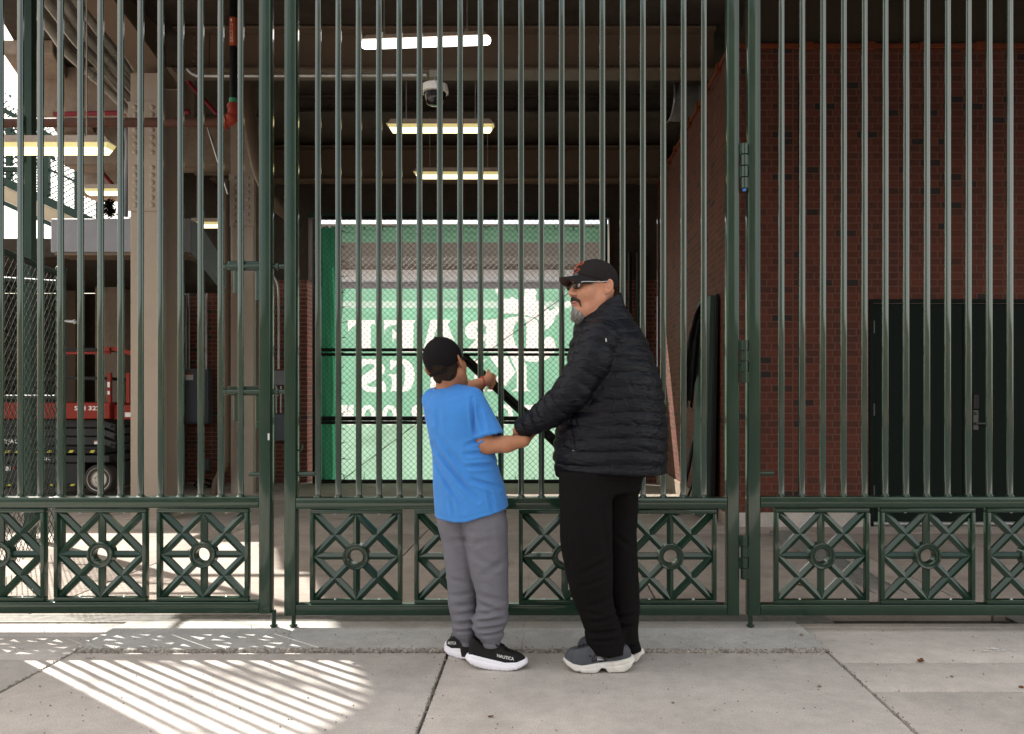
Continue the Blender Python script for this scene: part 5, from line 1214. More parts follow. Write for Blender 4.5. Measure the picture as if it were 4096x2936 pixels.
for v in body.data.vertices:
    q = loc_v(np.array(v.co) + np.array(wl)); f_, l_, u_ = q
    if not (-.02 < f_ < .125 and -.135 < u_ < -.052 and abs(l_) < .085): continue
    dens = .15 + .55*(f_ > .06)*(u_ > -.072) + .5*(abs(u_+.105) < .014)*(f_ > .07) + .35*(u_ < -.075)*(f_ < .09)
    for r_ in range(2):
        if rng.random() > dens*.55: continue
        p = Vector(v.co) + wl + Vector(rng.normal(0, .0012, 3)); n = Vector(v.normal); t_ = n.orthogonal().normalized()*.00035; q2 = p + n*.0016 + Vector((0, 0, -.0022))
        mb.add([p-t_, p+t_, q2], [(0,1,2)])
mb.build('stubble', MOUST, man)
mb = MB()
for k in range(420):       # loose whiskers
    th = rng.uniform(-1.5, 1.5); zz = rng.uniform(-.158, -.105); rr = .036*math.sqrt(max(0.05, 1-((zz+.135)/.045)**2))
    p = h(.078+rr*math.cos(th), rr*math.sin(th), zz); q = h(.078+rr*1.16*math.cos(th)+rng.normal(0,.002), rr*1.12*math.sin(th)+rng.normal(0,.002), zz-rng.uniform(.005,.012))
    n = Vector(h(0,1,0)-h(0,0,0))*0.0007; p, q = Vector(p), Vector(q); mb.add([p-n, p+n, q], [(0,1,2)])
mb.build('whiskers', BEARD, bd)
Fl = Field(h(.1,0,-.08)-0.06, h(.1,0,-.08)+0.06, 0.002)
Fl.add(ellip(h(.1015,0,-.075), (.0125,.0235,.0048), HF), .003); Fl.add(ellip(h(.0998,0,-.0865), (.0128,.0205,.0062), HF), .003); Fl.add(ellip(h(.114,0,-.0805), (.012,.023,.0013), HF), .0015, 's'); Fl.build('lips', LIP, man)
# cap
Fc = Field(h(0,0,0.05)-0.17, h(0,0,0.05)+0.17, 0.003)
Fc.add(ellip(h(-.006,0,.030), (.108,.087,.092), HF))
inv = HF.T
def loc_(X, Y, Z, C=HC, I=inv): x, y, z = X-C[0], Y-C[1], Z-C[2]; return [I[i,0]*x+I[i,1]*y+I[i,2]*z for i in range(3)]
def capcut(X, Y, Z):
    f, l, u = loc_(X, Y, Z); return (0.010+0.30*f) - u
Fc.cut(capcut, 0.004)
def capseam(X, Y, Z):
    f, l, u = loc_(X, Y, Z); az = np.arctan2(l, f); return 0.0016*np.exp(-(np.sin(az*3)/0.16)**2)
Fc.disp(capseam)
cap = Fc.build('cap', CAPG, man)
def brim(h, nm, m, m2, parent, R0=(.103,.083), ext=.078, base=(.010,.30), drop=.062, zoff=.004):
    mb = MB(); na, ns = 28, 10; v = []; 
    for side in (0, 1):
        for i in range(na+1):
            a = R(-72+144*i/na)
            for j in range(ns+1):
                s = j/ns; f0, l0 = R0[0]*math.cos(a)-.006, R0[1]*math.sin(a); u0 = base[0]+base[1]*f0+zoff
                e_ = max(0, math.cos(a*1.2))**0.55; f = f0 + ext*s*e_; l = l0*(1-0.05*s)
                u = u0 - 0.014*s*e_ - drop*s*e_*(l/R0[1])**2*0.9 - (0.0032 if side else 0); v.append(h(f, l, u))
    N = (na+1)*(ns+1); f_ = []; 
    for i in range(na):
        for j in range(ns):
            q = i*(ns+1)+j; mb.mi = 0; f_.append(((q, q+1, q+ns+2, q+ns+1), 0)); f_.append(((N+q, N+q+ns+1, N+q+ns+2, N+q+1), 1))
    for i in range(na): q = i*(ns+1)+ns; f_.append(((q, N+q, N+q+ns+1, q+ns+1), 0))
    mb.v = [tuple(p) for p in v]; mb.f = [list(a) for a, _ in f_]; mb.m = [b_ for _, b_ in f_]
    return mb.build(nm, [m, m2], parent, smooth=50)
br_ = brim(h, 'brim', CAPG, UNDER, cap)
def dome_pt(s, t, off=.0015):     # s along the brow, t height above cap rim (metres)
    u = 0.045+t; cz = (u-.030)/.092; rad = math.sqrt(max(0, 1-cz*cz)); az = s/.095
    n = np.array((.108*rad*math.cos(az), .087*rad*math.sin(az), .092*cz)); g = n/np.array((.108**2,.087**2,.092**2)); g /= np.linalg.norm(g)
    p = np.array((-.006, 0, .030)) + n + g*off; return h(*p)
def dome_poly(poly, m, name, off=.0015): pass
ORG = mat('orange_thread', (0.55, 0.11, 0.035), rough=0.7); NAVT = mat('navy_thread', (0.006, 0.01, 0.03), rough=0.7); GRYT = mat('grey_thread', (0.16, 0.17, 0.2), rough=0.7)
def cshape(ro, ri, a0, a1, n=26):
    o = [(ro[0]*math.cos(R(a)), ro[1]*math.sin(R(a))) for a in np.linspace(a0, a1, n)]; i_ = [(ri[0]*math.cos(R(a)), ri[1]*math.sin(R(a))) for a in np.linspace(a1-6, a0+6, n)]
    return o + i_
cs = cshape((.034,.026), (.019,.011), 35, 325)
mb = MB(); mb.tube([dome_pt(x, y+.034, .0018) for x, y in cs] + [dome_pt(cs[0][0], cs[0][1]+.034, .0018)], .0016, 6); lg = mb.build('emblem', ORG, cap, smooth=60)
mb = MB(); n = len(cs)//2
for i in range(n-1): mb.add([dome_pt(*p_, .0012) for p_ in ((cs[i][0], cs[i][1]+.034), (cs[i+1][0], cs[i+1][1]+.034), (cs[2*n-2-i][0], cs[2*n-2-i][1]+.034), (cs[2*n-1-i][0], cs[2*n-1-i][1]+.034))], [(0,1,2,3)])
mb.build('emblem_fill', NAVT, lg)
put_text('BEARS', .05, .0095, lambda u, v: tuple(dome_pt(u, v+.0005, .0016)), GRYT, cap, bold=0.03)
mb = MB(); mb.sphere(h(-.006,0,.121), .008, 10, 6, sc=(1,1,.5)); mb.build('button', CAPG, cap, smooth='all')
# sunglasses
gl = None
mb = MB()
for sg in (1, -1):
    ring = []; 
    for k in range(20):
        a = 2*math.pi*k/20; ca, sa = math.cos(a), math.sin(a); x = .0245*abs(ca)**.75*(1 if ca > 0 else -1); z = .0165*abs(sa)**.75*(1 if sa > 0 else -1)
        l = sg*(.033+x); ring.append((.117 - 0.30*abs(l)**1.25 - .002*abs(z)/.0165, l, -.004+z))
    c0 = (.112, sg*.033, -.004)
    for dd in (0.0, -0.0015):
        b_ = len(mb.v); mb.add([h(c0[0]+.002+dd, c0[1], c0[2])] + [h(p[0]+dd, p[1], p[2]) for p in ring], [(0, 1+k, 1+(k+1) % 20) for k in range(20)])
gl = mb.build('sunglasses', LENS, man, smooth=60)
mb = MB()
for sg in (1, -1):
    pts = []
    for k in range(21):
        a = 2*math.pi*k/20; ca, sa = math.cos(a), math.sin(a); x = .0245*abs(ca)**.75*(1 if ca > 0 else -1); z = .0165*abs(sa)**.75*(1 if sa > 0 else -1)
        l = sg*(.033+x); pts.append(h(.1165 - 0.30*abs(l)**1.25 - .002*abs(z)/.0165, l, -.004+z))
    mb.tube(pts, .0014, 6, caps=False)
mb.tube([h(.115, .009, .003), h(.118, 0, .005), h(.115, -.009, .003)], .0016, 6); mb.build('frame', M['black'], gl, smooth=60)
mb = MB()
for sg in (1, -1):
    mb.tube([h(.107, sg*.058, .005), h(.100, sg*.066, .007), h(.085, sg*.072, .008), h(.03, sg*.0795, .010), h(-.012, sg*.086, .014)], .0021, 8)
mb.build('temple_arm', M['steel'], gl, smooth=60)
# jacket
JY = 3.6; YAW = R(-20)
tr = [(688,1296,1392,3.63,.10), (712,1283,1410,3.64,.165), (735,1274,1427,3.64,.205), (774,1262,1443,3.64,.228), (811,1257,1456,3.64,.235), (850,1253,1467,3.64,.238), (889,1247,1473,3.64,.238), (929,1238,1477,3.635,.236), (981,1230,1478,3.63,.234), (1012,1228,1477,3.63,.23), (1050,1232,1474,3.63,.226)]
def puff(prim, coord, per, amp, wob=.007, sharp=.55, fade=None):
    f0, lo, hi = prim
    def f(X, Y, Z):
        s = coord(X, Y, Z) + wob*fnoise(X, Y, Z, 5.5); q = np.abs(np.sin(np.pi*s/per))**sharp
        w = amp*(q-.62) + 0.0022*fnoise(X, Y, Z*1.8, 30)*q
        return f0(X, Y, Z) - w
    return f, lo-np.array(.012), hi+np.array(.012)
F = Field((-0.2, 3.2, 0.82), (0.58, 4.02, 1.68), 0.0046)
lf = loft(rows_px(tr, JY, YAW), YAW, 2.25); lf = (lf[0], np.array(lf[1]), np.array(lf[2]))
F.add(puff(lf, lambda X, Y, Z: Z + 0.05*(X-0.25) + .012*np.sin(X*9+1), .0565, .0095, .010, .62))
# sleeves
def sleeve(pts, rad, per=.053):
    pts = [np.array(p) for p in pts]; acc = 0.0
    for i in range(len(pts)-1):
        p, q = pts[i], pts[i+1]; d = q-p; L = np.linalg.norm(d); d = d/L; a0 = acc
        c = cone(p, q, rad[i], rad[i+1]); c = (c[0], np.array(c[1]), np.array(c[2]))
        F.add(puff(c, lambda X, Y, Z, p=p, d=d, a0=a0: (X-p[0])*d[0]+(Y-p[1])*d[1]+(Z-p[2])*d[2]+a0, per, .0092, .013, .62), .018 if i else .014); acc += L
sleeve([P(1328,752,3.45), P(1308,800,3.42), P(1268,866,3.41), P(1215,915,3.48), P(1160,947,3.565)], [.086, .084, .074, .064, .046])
sleeve([P(1388,760,3.83), P(1402,885,3.87), P(1374,998,3.805)], [.088, .075, .05])
# standing collar
nf = [(760,1272,1408,3.63,.105), (720,1272,1398,3.625,.098), (690,1278,1388,3.615,.088), (660,1284,1379,3.61,.080), (640,1288,1374,3.61,.076)]
F.add(loft(rows_px(nf, JY, YAW), YAW, 2.1), .02)
p0 = P(1366, 653, JY); p1 = P(1277, 712, JY); sl = (p0[2]-p1[2])/(p0[0]-p1[0])
def top_cut(X, Y, Z): return (Z - (p1[2] + sl*(X-p1[0])) - 0.10*np.maximum(0, Y-3.6)*0)*0.83
F.cut(top_cut, .008)
F.add(loft([(z, cx_, cy_, a-.013, b_-.013) for (z, cx_, cy_, a, b_) in rows_px(nf, JY, YAW)], YAW, 2.1), .004, 's')
def fillfix(X, Y, Z): return Z
F.add((lambda X, Y, Z: np.maximum(np.sqrt((X-.25)**2+(Y-3.62)**2)-.11, Z-1.44), (0.13,3.5,1.30), (.37,3.74,1.45)), .01)
# cuff ends and hem
def endcut(p, d, w):
    p = np.array(p); d = np.array(d)/np.linalg.norm(d)
    def f(X, Y, Z):
        t = (X-p[0])*d[0]+(Y-p[1])*d[1]+(Z-p[2])*d[2]; near = np.sqrt((X-p[0])**2+(Y-p[1])**2+(Z-p[2])**2) - w; return np.maximum(-t, near)
    return f, p-w, p+w
F.add(endcut(P(1153,951,3.572), np.array(P(1153,951,3.572))-np.array(P(1215,915,3.48)), .09), .006, 's')
F.add(cone(P(1153,951,3.572), P(1165,944,3.558), .036, .034), .004, 's')
F.add(endcut(P(1370,1012,3.80), np.array(P(1370,1012,3.80))-np.array(P(1400,885,3.87)), .09), .006, 's')
F.cut(lambda X, Y, Z: (0.879 - 0.045*(X-0.05)) - Z, .006)
F.disp(lambda X, Y, Z: 0.0042*np.exp(-((Z-(0.906-0.045*(X-0.05)))/.004)**2))
zseam = lambda px: PX(px, 3.42)
F.disp(lambda X, Y, Z: 0.004*np.exp(-((X-zseam(1358)-0.03*(Z-1.2))/.0035)**2)*(Y < 3.56)*(Z < 1.30))
F.disp(fold([(1262,925,1272,1000,.006,.008), (1268,915,1290,985,.004,.010), (1243,990,1268,1000,.004,.006), (1380,880,1420,900,.003,.006), (1395,930,1430,955,.003,.006), (1400,985,1440,1000,.003,.006), (1385,830,1405,870,.003,.007)], 3.42))
jacket = F.build('jacket', NAVY, man)
# zip pull, shoulder tag
p = hit(jacket, 1268, 998); 
if p: 
    mb = MB(); mb.tube([p, p+Vector((.012,-.002,-.001)), p+Vector((.018,-.002,-.008))], .0022, 8); mb.build('zip_pull', M['steel'], jacket, smooth=60)
p = hit(jacket, 1342, 753)
if p: mb = MB(); mb.tube([p+Vector((0,0,.006)), p+Vector((.001,-.001,-.008))], .0028, 8); mb.build('shoulder_tab', M['steel'], jacket, smooth=60)
# trousers
F = Field((0.0, 3.36, 0.06), (0.5, 3.92, 0.95), 0.0046)
nr = [(1040,1238,1352,3.53,.115), (1113,1239,1353,3.525,.115), (1188,1240,1352,3.52,.105), (1258,1252,1354,3.525,.095), (1322,1268,1356,3.545,.085), (1365,1285,1366,3.56,.078), (1392,1294,1376,3.57,.074), (1415,1297,1382,3.575,.073), (1441,1308,1384,3.578,.073)]
fr = [(1040,1322,1422,3.74,.115), (1113,1325,1421,3.735,.112), (1215,1335,1417,3.72,.10), (1295,1345,1420,3.70,.088), (1376,1356,1421,3.685,.078), (1402,1360,1417,3.675,.074), (1431,1362,1419,3.67,.072)]
F.add(loft(rows_px(fr, MY), 0, 2.2)); F.add(loft(rows_px(nr, MY), 0, 2.2), .03)
F.add(loft([(PZ(1085,MY), .25, 3.63, .165, .18), (PZ(1030,MY), .26, 3.63, .19, .19)], YAW, 2.2), .05)
F.disp(fold([(1290,1260,1345,1235,.006,.012), (1280,1295,1340,1275,.004,.010), (1297,1380,1372,1366,.007,.010), (1300,1404,1380,1398,.008,.010), (1306,1424,1378,1418,.005,.008), (1365,1385,1418,1378,.006,.010), (1366,1408,1416,1402,.006,.009), (1255,1120,1262,1300,.003,.006), (1300,1340,1358,1320,.005,.012), (1330,1120,1345,1240,.006,.012), (1370,1200,1412,1230,.005,.012), (1288,1350,1340,1362,.005,.009)], 3.5))
F.disp(lambda X, Y, Z: 0.002*fnoise(X, Y, Z, 22))
trousers = F.build('trousers', BLKTR, man)
mb = MB()
for (a, b_) in ((P(1346,1420,3.575), P(1352,1452,3.57)), (P(1390,1415,3.67), P(1402,1448,3.655))): mb.tube([a, b_], .044, 18)
mb.build('socks', BLKTR, man, smooth=50)
# black shirt tail under the jacket
F = Field((0.0, 3.38, 0.84), (0.52, 3.9, 0.92), 0.005); F.add(loft([(PZ(1056,MY), .245, 3.63, .20, .20), (PZ(1030,MY), .25, 3.63, .215, .21)], YAW, 2.2)); F.build('shirt_tail', BLKTR, man)
# ---------------------------------------------------------------- shoes
def shoe(parent, heel, d, L, W, prof_top, sole_t, sole_b, m_up, m_sole, m_det, man_style, lacez=.12):
    d = Vector((d[0], d[1], 0)).normalized(); t = Vector((d.y, -d.x, 0)); t = t if t.y < 0 else -t
    heel = Vector((heel[0], heel[1], 0.0))
    W_ = lambda s, q, z: heel + d*s + t*q + Vector((0, 0, z))
    ss = [0, .04, .15, .35, .5, .68, .82, .93, 1.0]; ww = [.0, .52, .72, .72, .80, .98, .92, .62, .0]
    half = lambda s: np.interp(s/L, ss, ww)*W/2
    tp = lambda s: hermite([p[0]*L for p in prof_top], [p[1] for p in prof_top], np.clip(s, 0, L))
    st = lambda s: np.interp(s/L, [p[0] for p in sole_t], [p[1] for p in sole_t]); sb = lambda s: np.interp(s/L, [p[0] for p in sole_b], [p[1] for p in sole_b])
    # outline as union of discs so that heel and toe are round
    cen = [(0.14*L, .36*W), (0.3*L, .36*W), (0.5*L, .41*W), (0.68*L, .49*W), (0.80*L, .46*W), (0.885*L, .36*W)]
    def outl(S, T):
        o = None
        for i in range(len(cen)-1):
            (a, ra), (b_, rb) = cen[i], cen[i+1]; u = np.clip((S-a)/(b_-a), 0, 1); q = np.sqrt((S-a-(b_-a)*u)**2+T**2)-(ra+(rb-ra)*u); o = q if o is None else np.minimum(o, q)
        return o
    def build(F, name, m, par, relax=1):
        V, Fc_ = F.mesh(relax); Wd = np.array(heel)[None] + V[:, :1]*np.array(d)[None] + V[:, 1:2]*np.array(t)[None] + V[:, 2:]*np.array((0,0,1.0))[None]
        me = bpy.data.meshes.new(name); me.from_pydata(Wd.tolist(), [], Fc_.tolist()); bm = bmesh.new(); bm.from_mesh(me); bmesh.ops.recalc_face_normals(bm, faces=bm.faces); bm.to_mesh(me); bm.free(); return link_mesh(name, me, m, par, 'all')
    Fu = Field((-.03, -W*.7, -.005), (L+.03, W*.7, .15), .0028)
    def upper(S, T, Z):
        hh = tp(S[:, 0, 0])[:, None, None]; z0 = st(S[:, 0, 0])[:, None, None]-.012; zz = np.clip((Z-z0)/np.maximum(hh-z0, .01), 0, 2)
        shrink = W*.30*zz**3.6; o = outl(S, T) + shrink*0.55
        return np.maximum(np.maximum(o+.002, (Z-hh)*.8), z0-Z)
    Fu.a = smax(upper(*Fu.grid(Fu.lo, Fu.lo+Fu.n*Fu.vox)[1:]).astype(np.float32), np.full(Fu.n, -1, np.float32), 0)
    sh_ = build(Fu, 'shoe', m_up, parent, 2)
    Fs = Field((-.03, -W*.75, -.01), (L+.03, W*.75, .1), .0026)
    _, S, T, Z = Fs.grid(Fs.lo, Fs.lo+Fs.n*Fs.vox)
    zt = st(S[:, 0, 0])[:, None, None]; zb = sb(S[:, 0, 0])[:, None, None]
    zz = np.clip((Z-zb)/np.maximum(zt-zb, .01), 0, 1); bul = .005*np.sin(np.pi*np.clip(zz, 0, 1))**.7 + (.006 if man_style else .003)*(1-zz)
    o = outl(S, T) - .004 - bul - np.clip(.10*L-S, 0, 1)*.10*(1-zz) + (.010 if man_style else .005)*np.clip((S/L-.84)/.16, 0, 1)*(1-zz*.4)
    dd = smax(smax(o, Z-zt, .006), zb-Z, .008)
    if man_style:
        g = .003*np.exp(-((zz-.62)/.06)**2) + .0035*np.exp(-((S/L-.78)/.012)**2)*(zz < .55) + .003*np.exp(-((S/L-.40)/.012)**2)*(zz < .7)
    else:
        g = .0022*np.exp(-((zz-.70)/.07)**2) + .003*np.exp(-((((S/L*13) % 1)-.5)/.07)**2)*(zz < .22)
    Fs.a = (dd + g).astype(np.float32); so_ = build(Fs, 'sole', m_sole, sh_)
    mb = MB()           # laces, eyelets and tongue
    for k in range(6):
        s = L*(.48+.055*k); z = float(tp(np.array(s)))+.001; wv = W*.22
        mb.tube([W_(s, -wv, z-.010), W_(s+.004, -wv*.4, z+.002), W_(s+.010, wv*.4, z+.002), W_(s+.014, wv, z-.010)], .0024, 6)
        mb.tube([W_(s+.012, -wv, z-.010), W_(s+.006, 0, z+.003), W_(s, wv, z-.010)], .0024, 6)
    s = L*.46; z = float(tp(np.array(s)))
    for q in (-1, 1): mb.tube(curve([W_(s, 0, z+.002), W_(s-.002, q*.02, z+.010), W_(s+.014, q*.036, z+.002), W_(s+.026, q*.03, z-.012)], 5), .0022, 6)
    mb.build('laces', m_det, sh_, smooth=60)
    def side(s, z):      # point on the camera side of the upper
        hh = float(tp(np.array(s))); z0 = float(st(np.array(s)))-.012; q = min(max((z-z0)/max(hh-z0, .01), 0), 1)
        lo_, hi_ = 0.0, W
        for _ in range(24):
            mid = (lo_+hi_)/2
            if float(outl(np.array(s), np.array(mid)))+W*.30*q**3.6*.55+.002 < 0: lo_ = mid
            else: hi_ = mid
        return lo_
    return sh_, W_, side
WHITE = mat('white_foam', (0.76, 0.75, 0.82), rough=0.6, var=0.03, bump=0.03); DIRTY = mat('off_white_foam', (0.60, 0.585, 0.55), rough=0.65, var=0.1, nscale=20, stain=(0.4,0.35,0.27), stain_scale=14, stain_amt=0.5)
KNIT = mat('black_knit', (0.009, 0.009, 0.0095), rough=0.8, var=0.2, bump=0.25, bscale=500, spec=0.25); SLATE = mat('slate_shoe_upper', (0.062, 0.066, 0.078), rough=0.6, var=0.18, nscale=25, bump=0.2, bscale=300)
LACE = mat('black_lace', (0.012, 0.012, 0.014), rough=0.8); SILV = mat('reflective_print', (0.62, 0.62, 0.62), rough=0.5)
mt = [(0,.10), (.1,.108), (.28,.114), (.42,.132), (.5,.130), (.65,.110), (.8,.098), (.92,.090), (1,.078)]
mst = [(0,.066), (.12,.058), (.25,.050), (.5,.043), (.75,.032), (.88,.038), (1,.056)]; msb = [(0,.040), (.05,.018), (.14,.003), (.36,.0), (.40,.012), (.43,.020), (.47,.020), (.50,.010), (.54,.0), (.72,.002), (.85,.009), (.95,.024), (1,.036)]
for (hl, dr, nearest) in (((.381, 3.565), (-1, .02), True), ((.432, 3.655), (-.95, .30), False)):
    s1, W_, side = shoe(man, hl, dr, .302, .102, mt, mst, msb, SLATE, DIRTY, LACE, True)
    if nearest:
        mb = MB()      # emblem: fan of slanted strokes over letters
        for k in range(4): a, b_ = .150-.0055*k, .137-.0035*k; mb.add([W_(*q) for q in [(a+.0115, side(a+.0115,.062)+.002, .062), (a+.0095, side(a+.0095,.062)+.002, .062), (.1435-.001*k, side(.14,.080)+.0022, .080-.004*k), (.1445-.001*k, side(.14,.080)+.0022, .080-.004*k)]], [(0,1,2,3)])
        mb.build('emblem', SILV, s1)
        put_text('RBX', .026, .0065, lambda u, v: tuple(W_(.146-u, side(.146-u, .057+v)+.002, .057+v)), SILV, s1, bold=.03)
        mb = MB()      # oval cut-outs of the cage
        for (s, z, ra, rb) in ((.105,.066,.014,.0045), (.126,.063,.004,.006), (.172,.071,.003,.007), (.18,.062,.003,.006), (.165,.055,.008,.004), (.143,.05,.009,.004), (.178,.05,.007,.004), (.122,.052,.006,.003), (.19,.073,.007,.003), (.163,.085,.003,.006), (.155,.092,.0025,.006)):
            b_ = len(mb.v); mb.add([W_(s+ra*math.cos(a), side(s+ra*math.cos(a), z+rb*math.sin(a))+.0012, z+rb*math.sin(a)) for a in np.linspace(0, 2*math.pi, 15)[:-1]], [tuple(range(14))])
        mb.build('vent', LACE, s1)
bt = [(0,.128), (.12,.132), (.24,.108), (.36,.092), (.47,.110), (.56,.104), (.68,.080), (.82,.069), (.93,.060), (1,.05)]
bst = [(0,.062), (.1,.066), (.3,.053), (.5,.043), (.65,.036), (.85,.036), (1,.046)]; bsb = [(0,.036), (.08,.024), (.18,.013), (.3,.005), (.45,.0), (.72,.0), (.88,.006), (1,.018)]
boy_y = 3.6
boy = empty('person', (-0.42, 3.62, 0.0), 'boy in bright blue t-shirt, grey track trousers and black cap pointing through the gate', 'person')
for (hl, dr, L_, txt) in (((-.350, 3.597), (1, -.03), .260, True), ((-.305, 3.655), (-.62, .78), .245, True)):
    s1, W_, side = shoe(boy, hl, dr, L_, .092, bt, bst, bsb, KNIT, WHITE, LACE, False)
    c = .665*L_; w_ = .285*L_; rgt = dr[0] > 0
    def lay(u, v, W_=W_, side=side, c=c, rgt=rgt):
        s = c + (u if rgt else -u); z = .0585 - (s-c)*.20 + v; return tuple(W_(s, side(s, z)+.0018, z))
    put_text('NAUTICA', w_, .0135, lay, SILV, s1, bold=.015)
# ---------------------------------------------------------------- the boy
BY = 3.6
BF = axes((0.30, 0.92, 0.22), (-0.92, 0.30, -0.27)); BC = np.array(P(987, 806, 3.62)); hb = place(BC, BF)
F = Field((-0.62, 3.42, 0.04), (0.06, 4.12, 1.50), 0.0034)
face(F, hb, BF, 0.93)
F.add(cone(hb(-.03,0,-.05), P(992, 862, 3.645), .046, .050), .018)
F.add(cone(P(1003,925,3.64), P(1030,1090,3.63), .085, .095), .03); F.add(cone(P(968,896,3.65), P(1040,898,3.61), .040, .040), .03); F.add(cone(P(992,862,3.645), P(1003,900,3.64), .048, .06), .02)
# right arm bent across to the man
F.add(cone(P(1046,890,3.60), P(1077,985,3.555), .044, .041), .02); F.add(cone(P(1077,985,3.555), P(1122,984,3.545), .041, .036), .015); F.add(cone(P(1122,984,3.545), P(1160,976,3.55), .036, .0270), .012)
F.add(cone(P(1160,976,3.55), P(1172,964,3.60), .0255, .022), .01); F.add(ellip(P(1178,956,3.63), (.026,.026,.024)), .01)
for i in range(4): finger(F, [P(1182, 944+5*i, 3.64), P(1188, 940+5*i, 3.655), P(1190, 942+5*i, 3.67), P(1186, 948+4*i, 3.677)], .0082, .0065)
finger(F, [P(1174, 952, 3.615), P(1178, 944, 3.625), P(1183, 938, 3.63)], .009, .007)
# left arm reaching forward between the bars
F.add(cone(P(960,888,3.68), P(985,892,3.87), .043, .040), .02); F.add(cone(P(985,892,3.87), P(1034,860,3.95), .039, .034), .015); F.add(cone(P(1034,860,3.95), P(1072,846,3.985), .033, .0245), .012)
F.add(ellip(P(1081,841,4.0), (.021,.022,.029)), .014); F.add(ellip(P(1086,836,4.005), (.016,.02,.022)), .01)
for i, (kx_, ky_, bx_, by_) in enumerate(((1089,829,1096,834), (1089.5,836,1096.5,842.5), (1088,844,1094.5,850), (1086,850,1090.5,856.5))):
    finger(F, [P(kx_-3, ky_, 4.0), P(kx_+2.5, ky_+1, 4.012), P(bx_, by_, 4.02), P(bx_-4, by_+4, 4.026), P(bx_-8, by_+2, 4.02)], .0088, .0068, .005)
finger(F, [P(1078, 835, 4.0), P(1080, 826, 4.01), P(1081.5, 820, 4.016)], .0088, .0068, .008)
for pts in ((P(1003,1130,3.66), P(1018,1300,3.65), P(1035,1440,3.66)), (P(1072,1130,3.60), P(1088,1300,3.60), P(1087,1440,3.60))):
    F.add(cone(pts[0], pts[1], .07, .042), .04); F.add(cone(pts[1], pts[2], .042, .022), .02)
bbody = F.build('body', SK_B, boy)
# hair below the cap
Fh = Field(hb(0,0,0)-.14, hb(0,0,0)+.14, .003)
Fh.add(ellip(hb(-.010,0,.014), (.0935,.0725,.091), BF)); Fh.add(ellip(hb(-.046,0,-.050), (.047,.050,.030), BF), .02)
BI = BF.T
def locb(X, Y, Z): return loc_(X, Y, Z, BC, BI)
def haircut(X, Y, Z):
    f, l, u = locb(X, Y, Z); line = np.where(f < 0, -.072+.012*np.cos(l*90), -.060 + 1.1*f); line = np.minimum(line, .03)
    return np.maximum(line-u, f-.06)
Fh.cut(haircut, .006)
for sg in (1, -1): Fh.add(ellip(hb(-.006, sg*.082, -.012), (.026,.02,.034), BF), .004, 's')
Fh.disp(lambda X, Y, Z: .0012*fnoise(X, Y, Z*.5, 260)); hair = Fh.build('hair', HAIR, boy)
# cap
Fc = Field(hb(0,0,.05)-.16, hb(0,0,.05)+.16, .0028)
Fc.add(ellip(hb(-.008,0,.032), (.103,.0815,.092), BF))
def bcut(X, Y, Z): f, l, u = locb(X, Y, Z); return (-.010+.24*f+.75*np.maximum(0,np.abs(l)-.055))-u
Fc.cut(bcut, .004)
def bseam(X, Y, Z): f, l, u = locb(X, Y, Z); az = np.arctan2(l, f); return .0016*np.exp(-(np.sin(az*3)/.14)**2)*(u > .0) + .0011*fnoise(X, Y, Z, 35)
Fc.disp(bseam)
# arched opening at the back above the strap
def opening(X, Y, Z):
    f, l, u = locb(X, Y, Z); q = np.sqrt((l/.037)**2+((u+.016)/.028)**2); return np.maximum(np.maximum((q-1)*.034, f+.045), (-.016)-u)
Fc.add((opening, hb(-.06,0,0)-.09, hb(-.06,0,0)+.09), .003, 's')
bcap = Fc.build('cap', CAPM, boy)
mb = MB()
arc = [(-.008-.1045*math.cos(R(a))*0.985, .0825*math.sin(R(a)), -.0265+.003*math.cos(R(a*1.5))) for a in np.linspace(-31, 31, 15)]
for dz in (0.0,):
    v = []
    for (f, l, u) in arc: v += [hb(f-.002, l*1.01, u+.0075), hb(f-.002, l*1.01, u-.0075), hb(f+.003, l, u-.0075), hb(f+.003, l, u+.0075)]
    mb.add(v, [q for i in range(14) for q in ((i*4, i*4+1, i*4+5, i*4+4), (i*4+1, i*4+2, i*4+6, i*4+5), (i*4+3, i*4, i*4+4, i*4+7), (i*4+2, i*4+3, i*4+7, i*4+6))])
mb.build('strap', CAPM, bcap, smooth=50)
mb = MB(); pts = []
for t in np.linspace(-8, 188, 26):
    l = .0385*math.cos(R(t)); u = -.016+.0295*math.sin(R(t)); q = 1-(l/.0815)**2-((u-.032)/.092)**2; pts.append(hb(-.008-.104*math.sqrt(max(q, .02)), l, u))
mb.tube(pts, .0022, 6); mb.build('binding', CAPG, bcap, smooth=60)
mb = MB(); mb.sphere(hb(-.008,0,.1245), .0085, 12, 6, sc=(1,1,.55)); mb.build('button', CAPM, bcap, smooth='all')
brim(hb, 'brim', CAPM, CAPM, bcap, R0=(.098,.079), ext=.064, base=(-.006,.20), drop=.03)
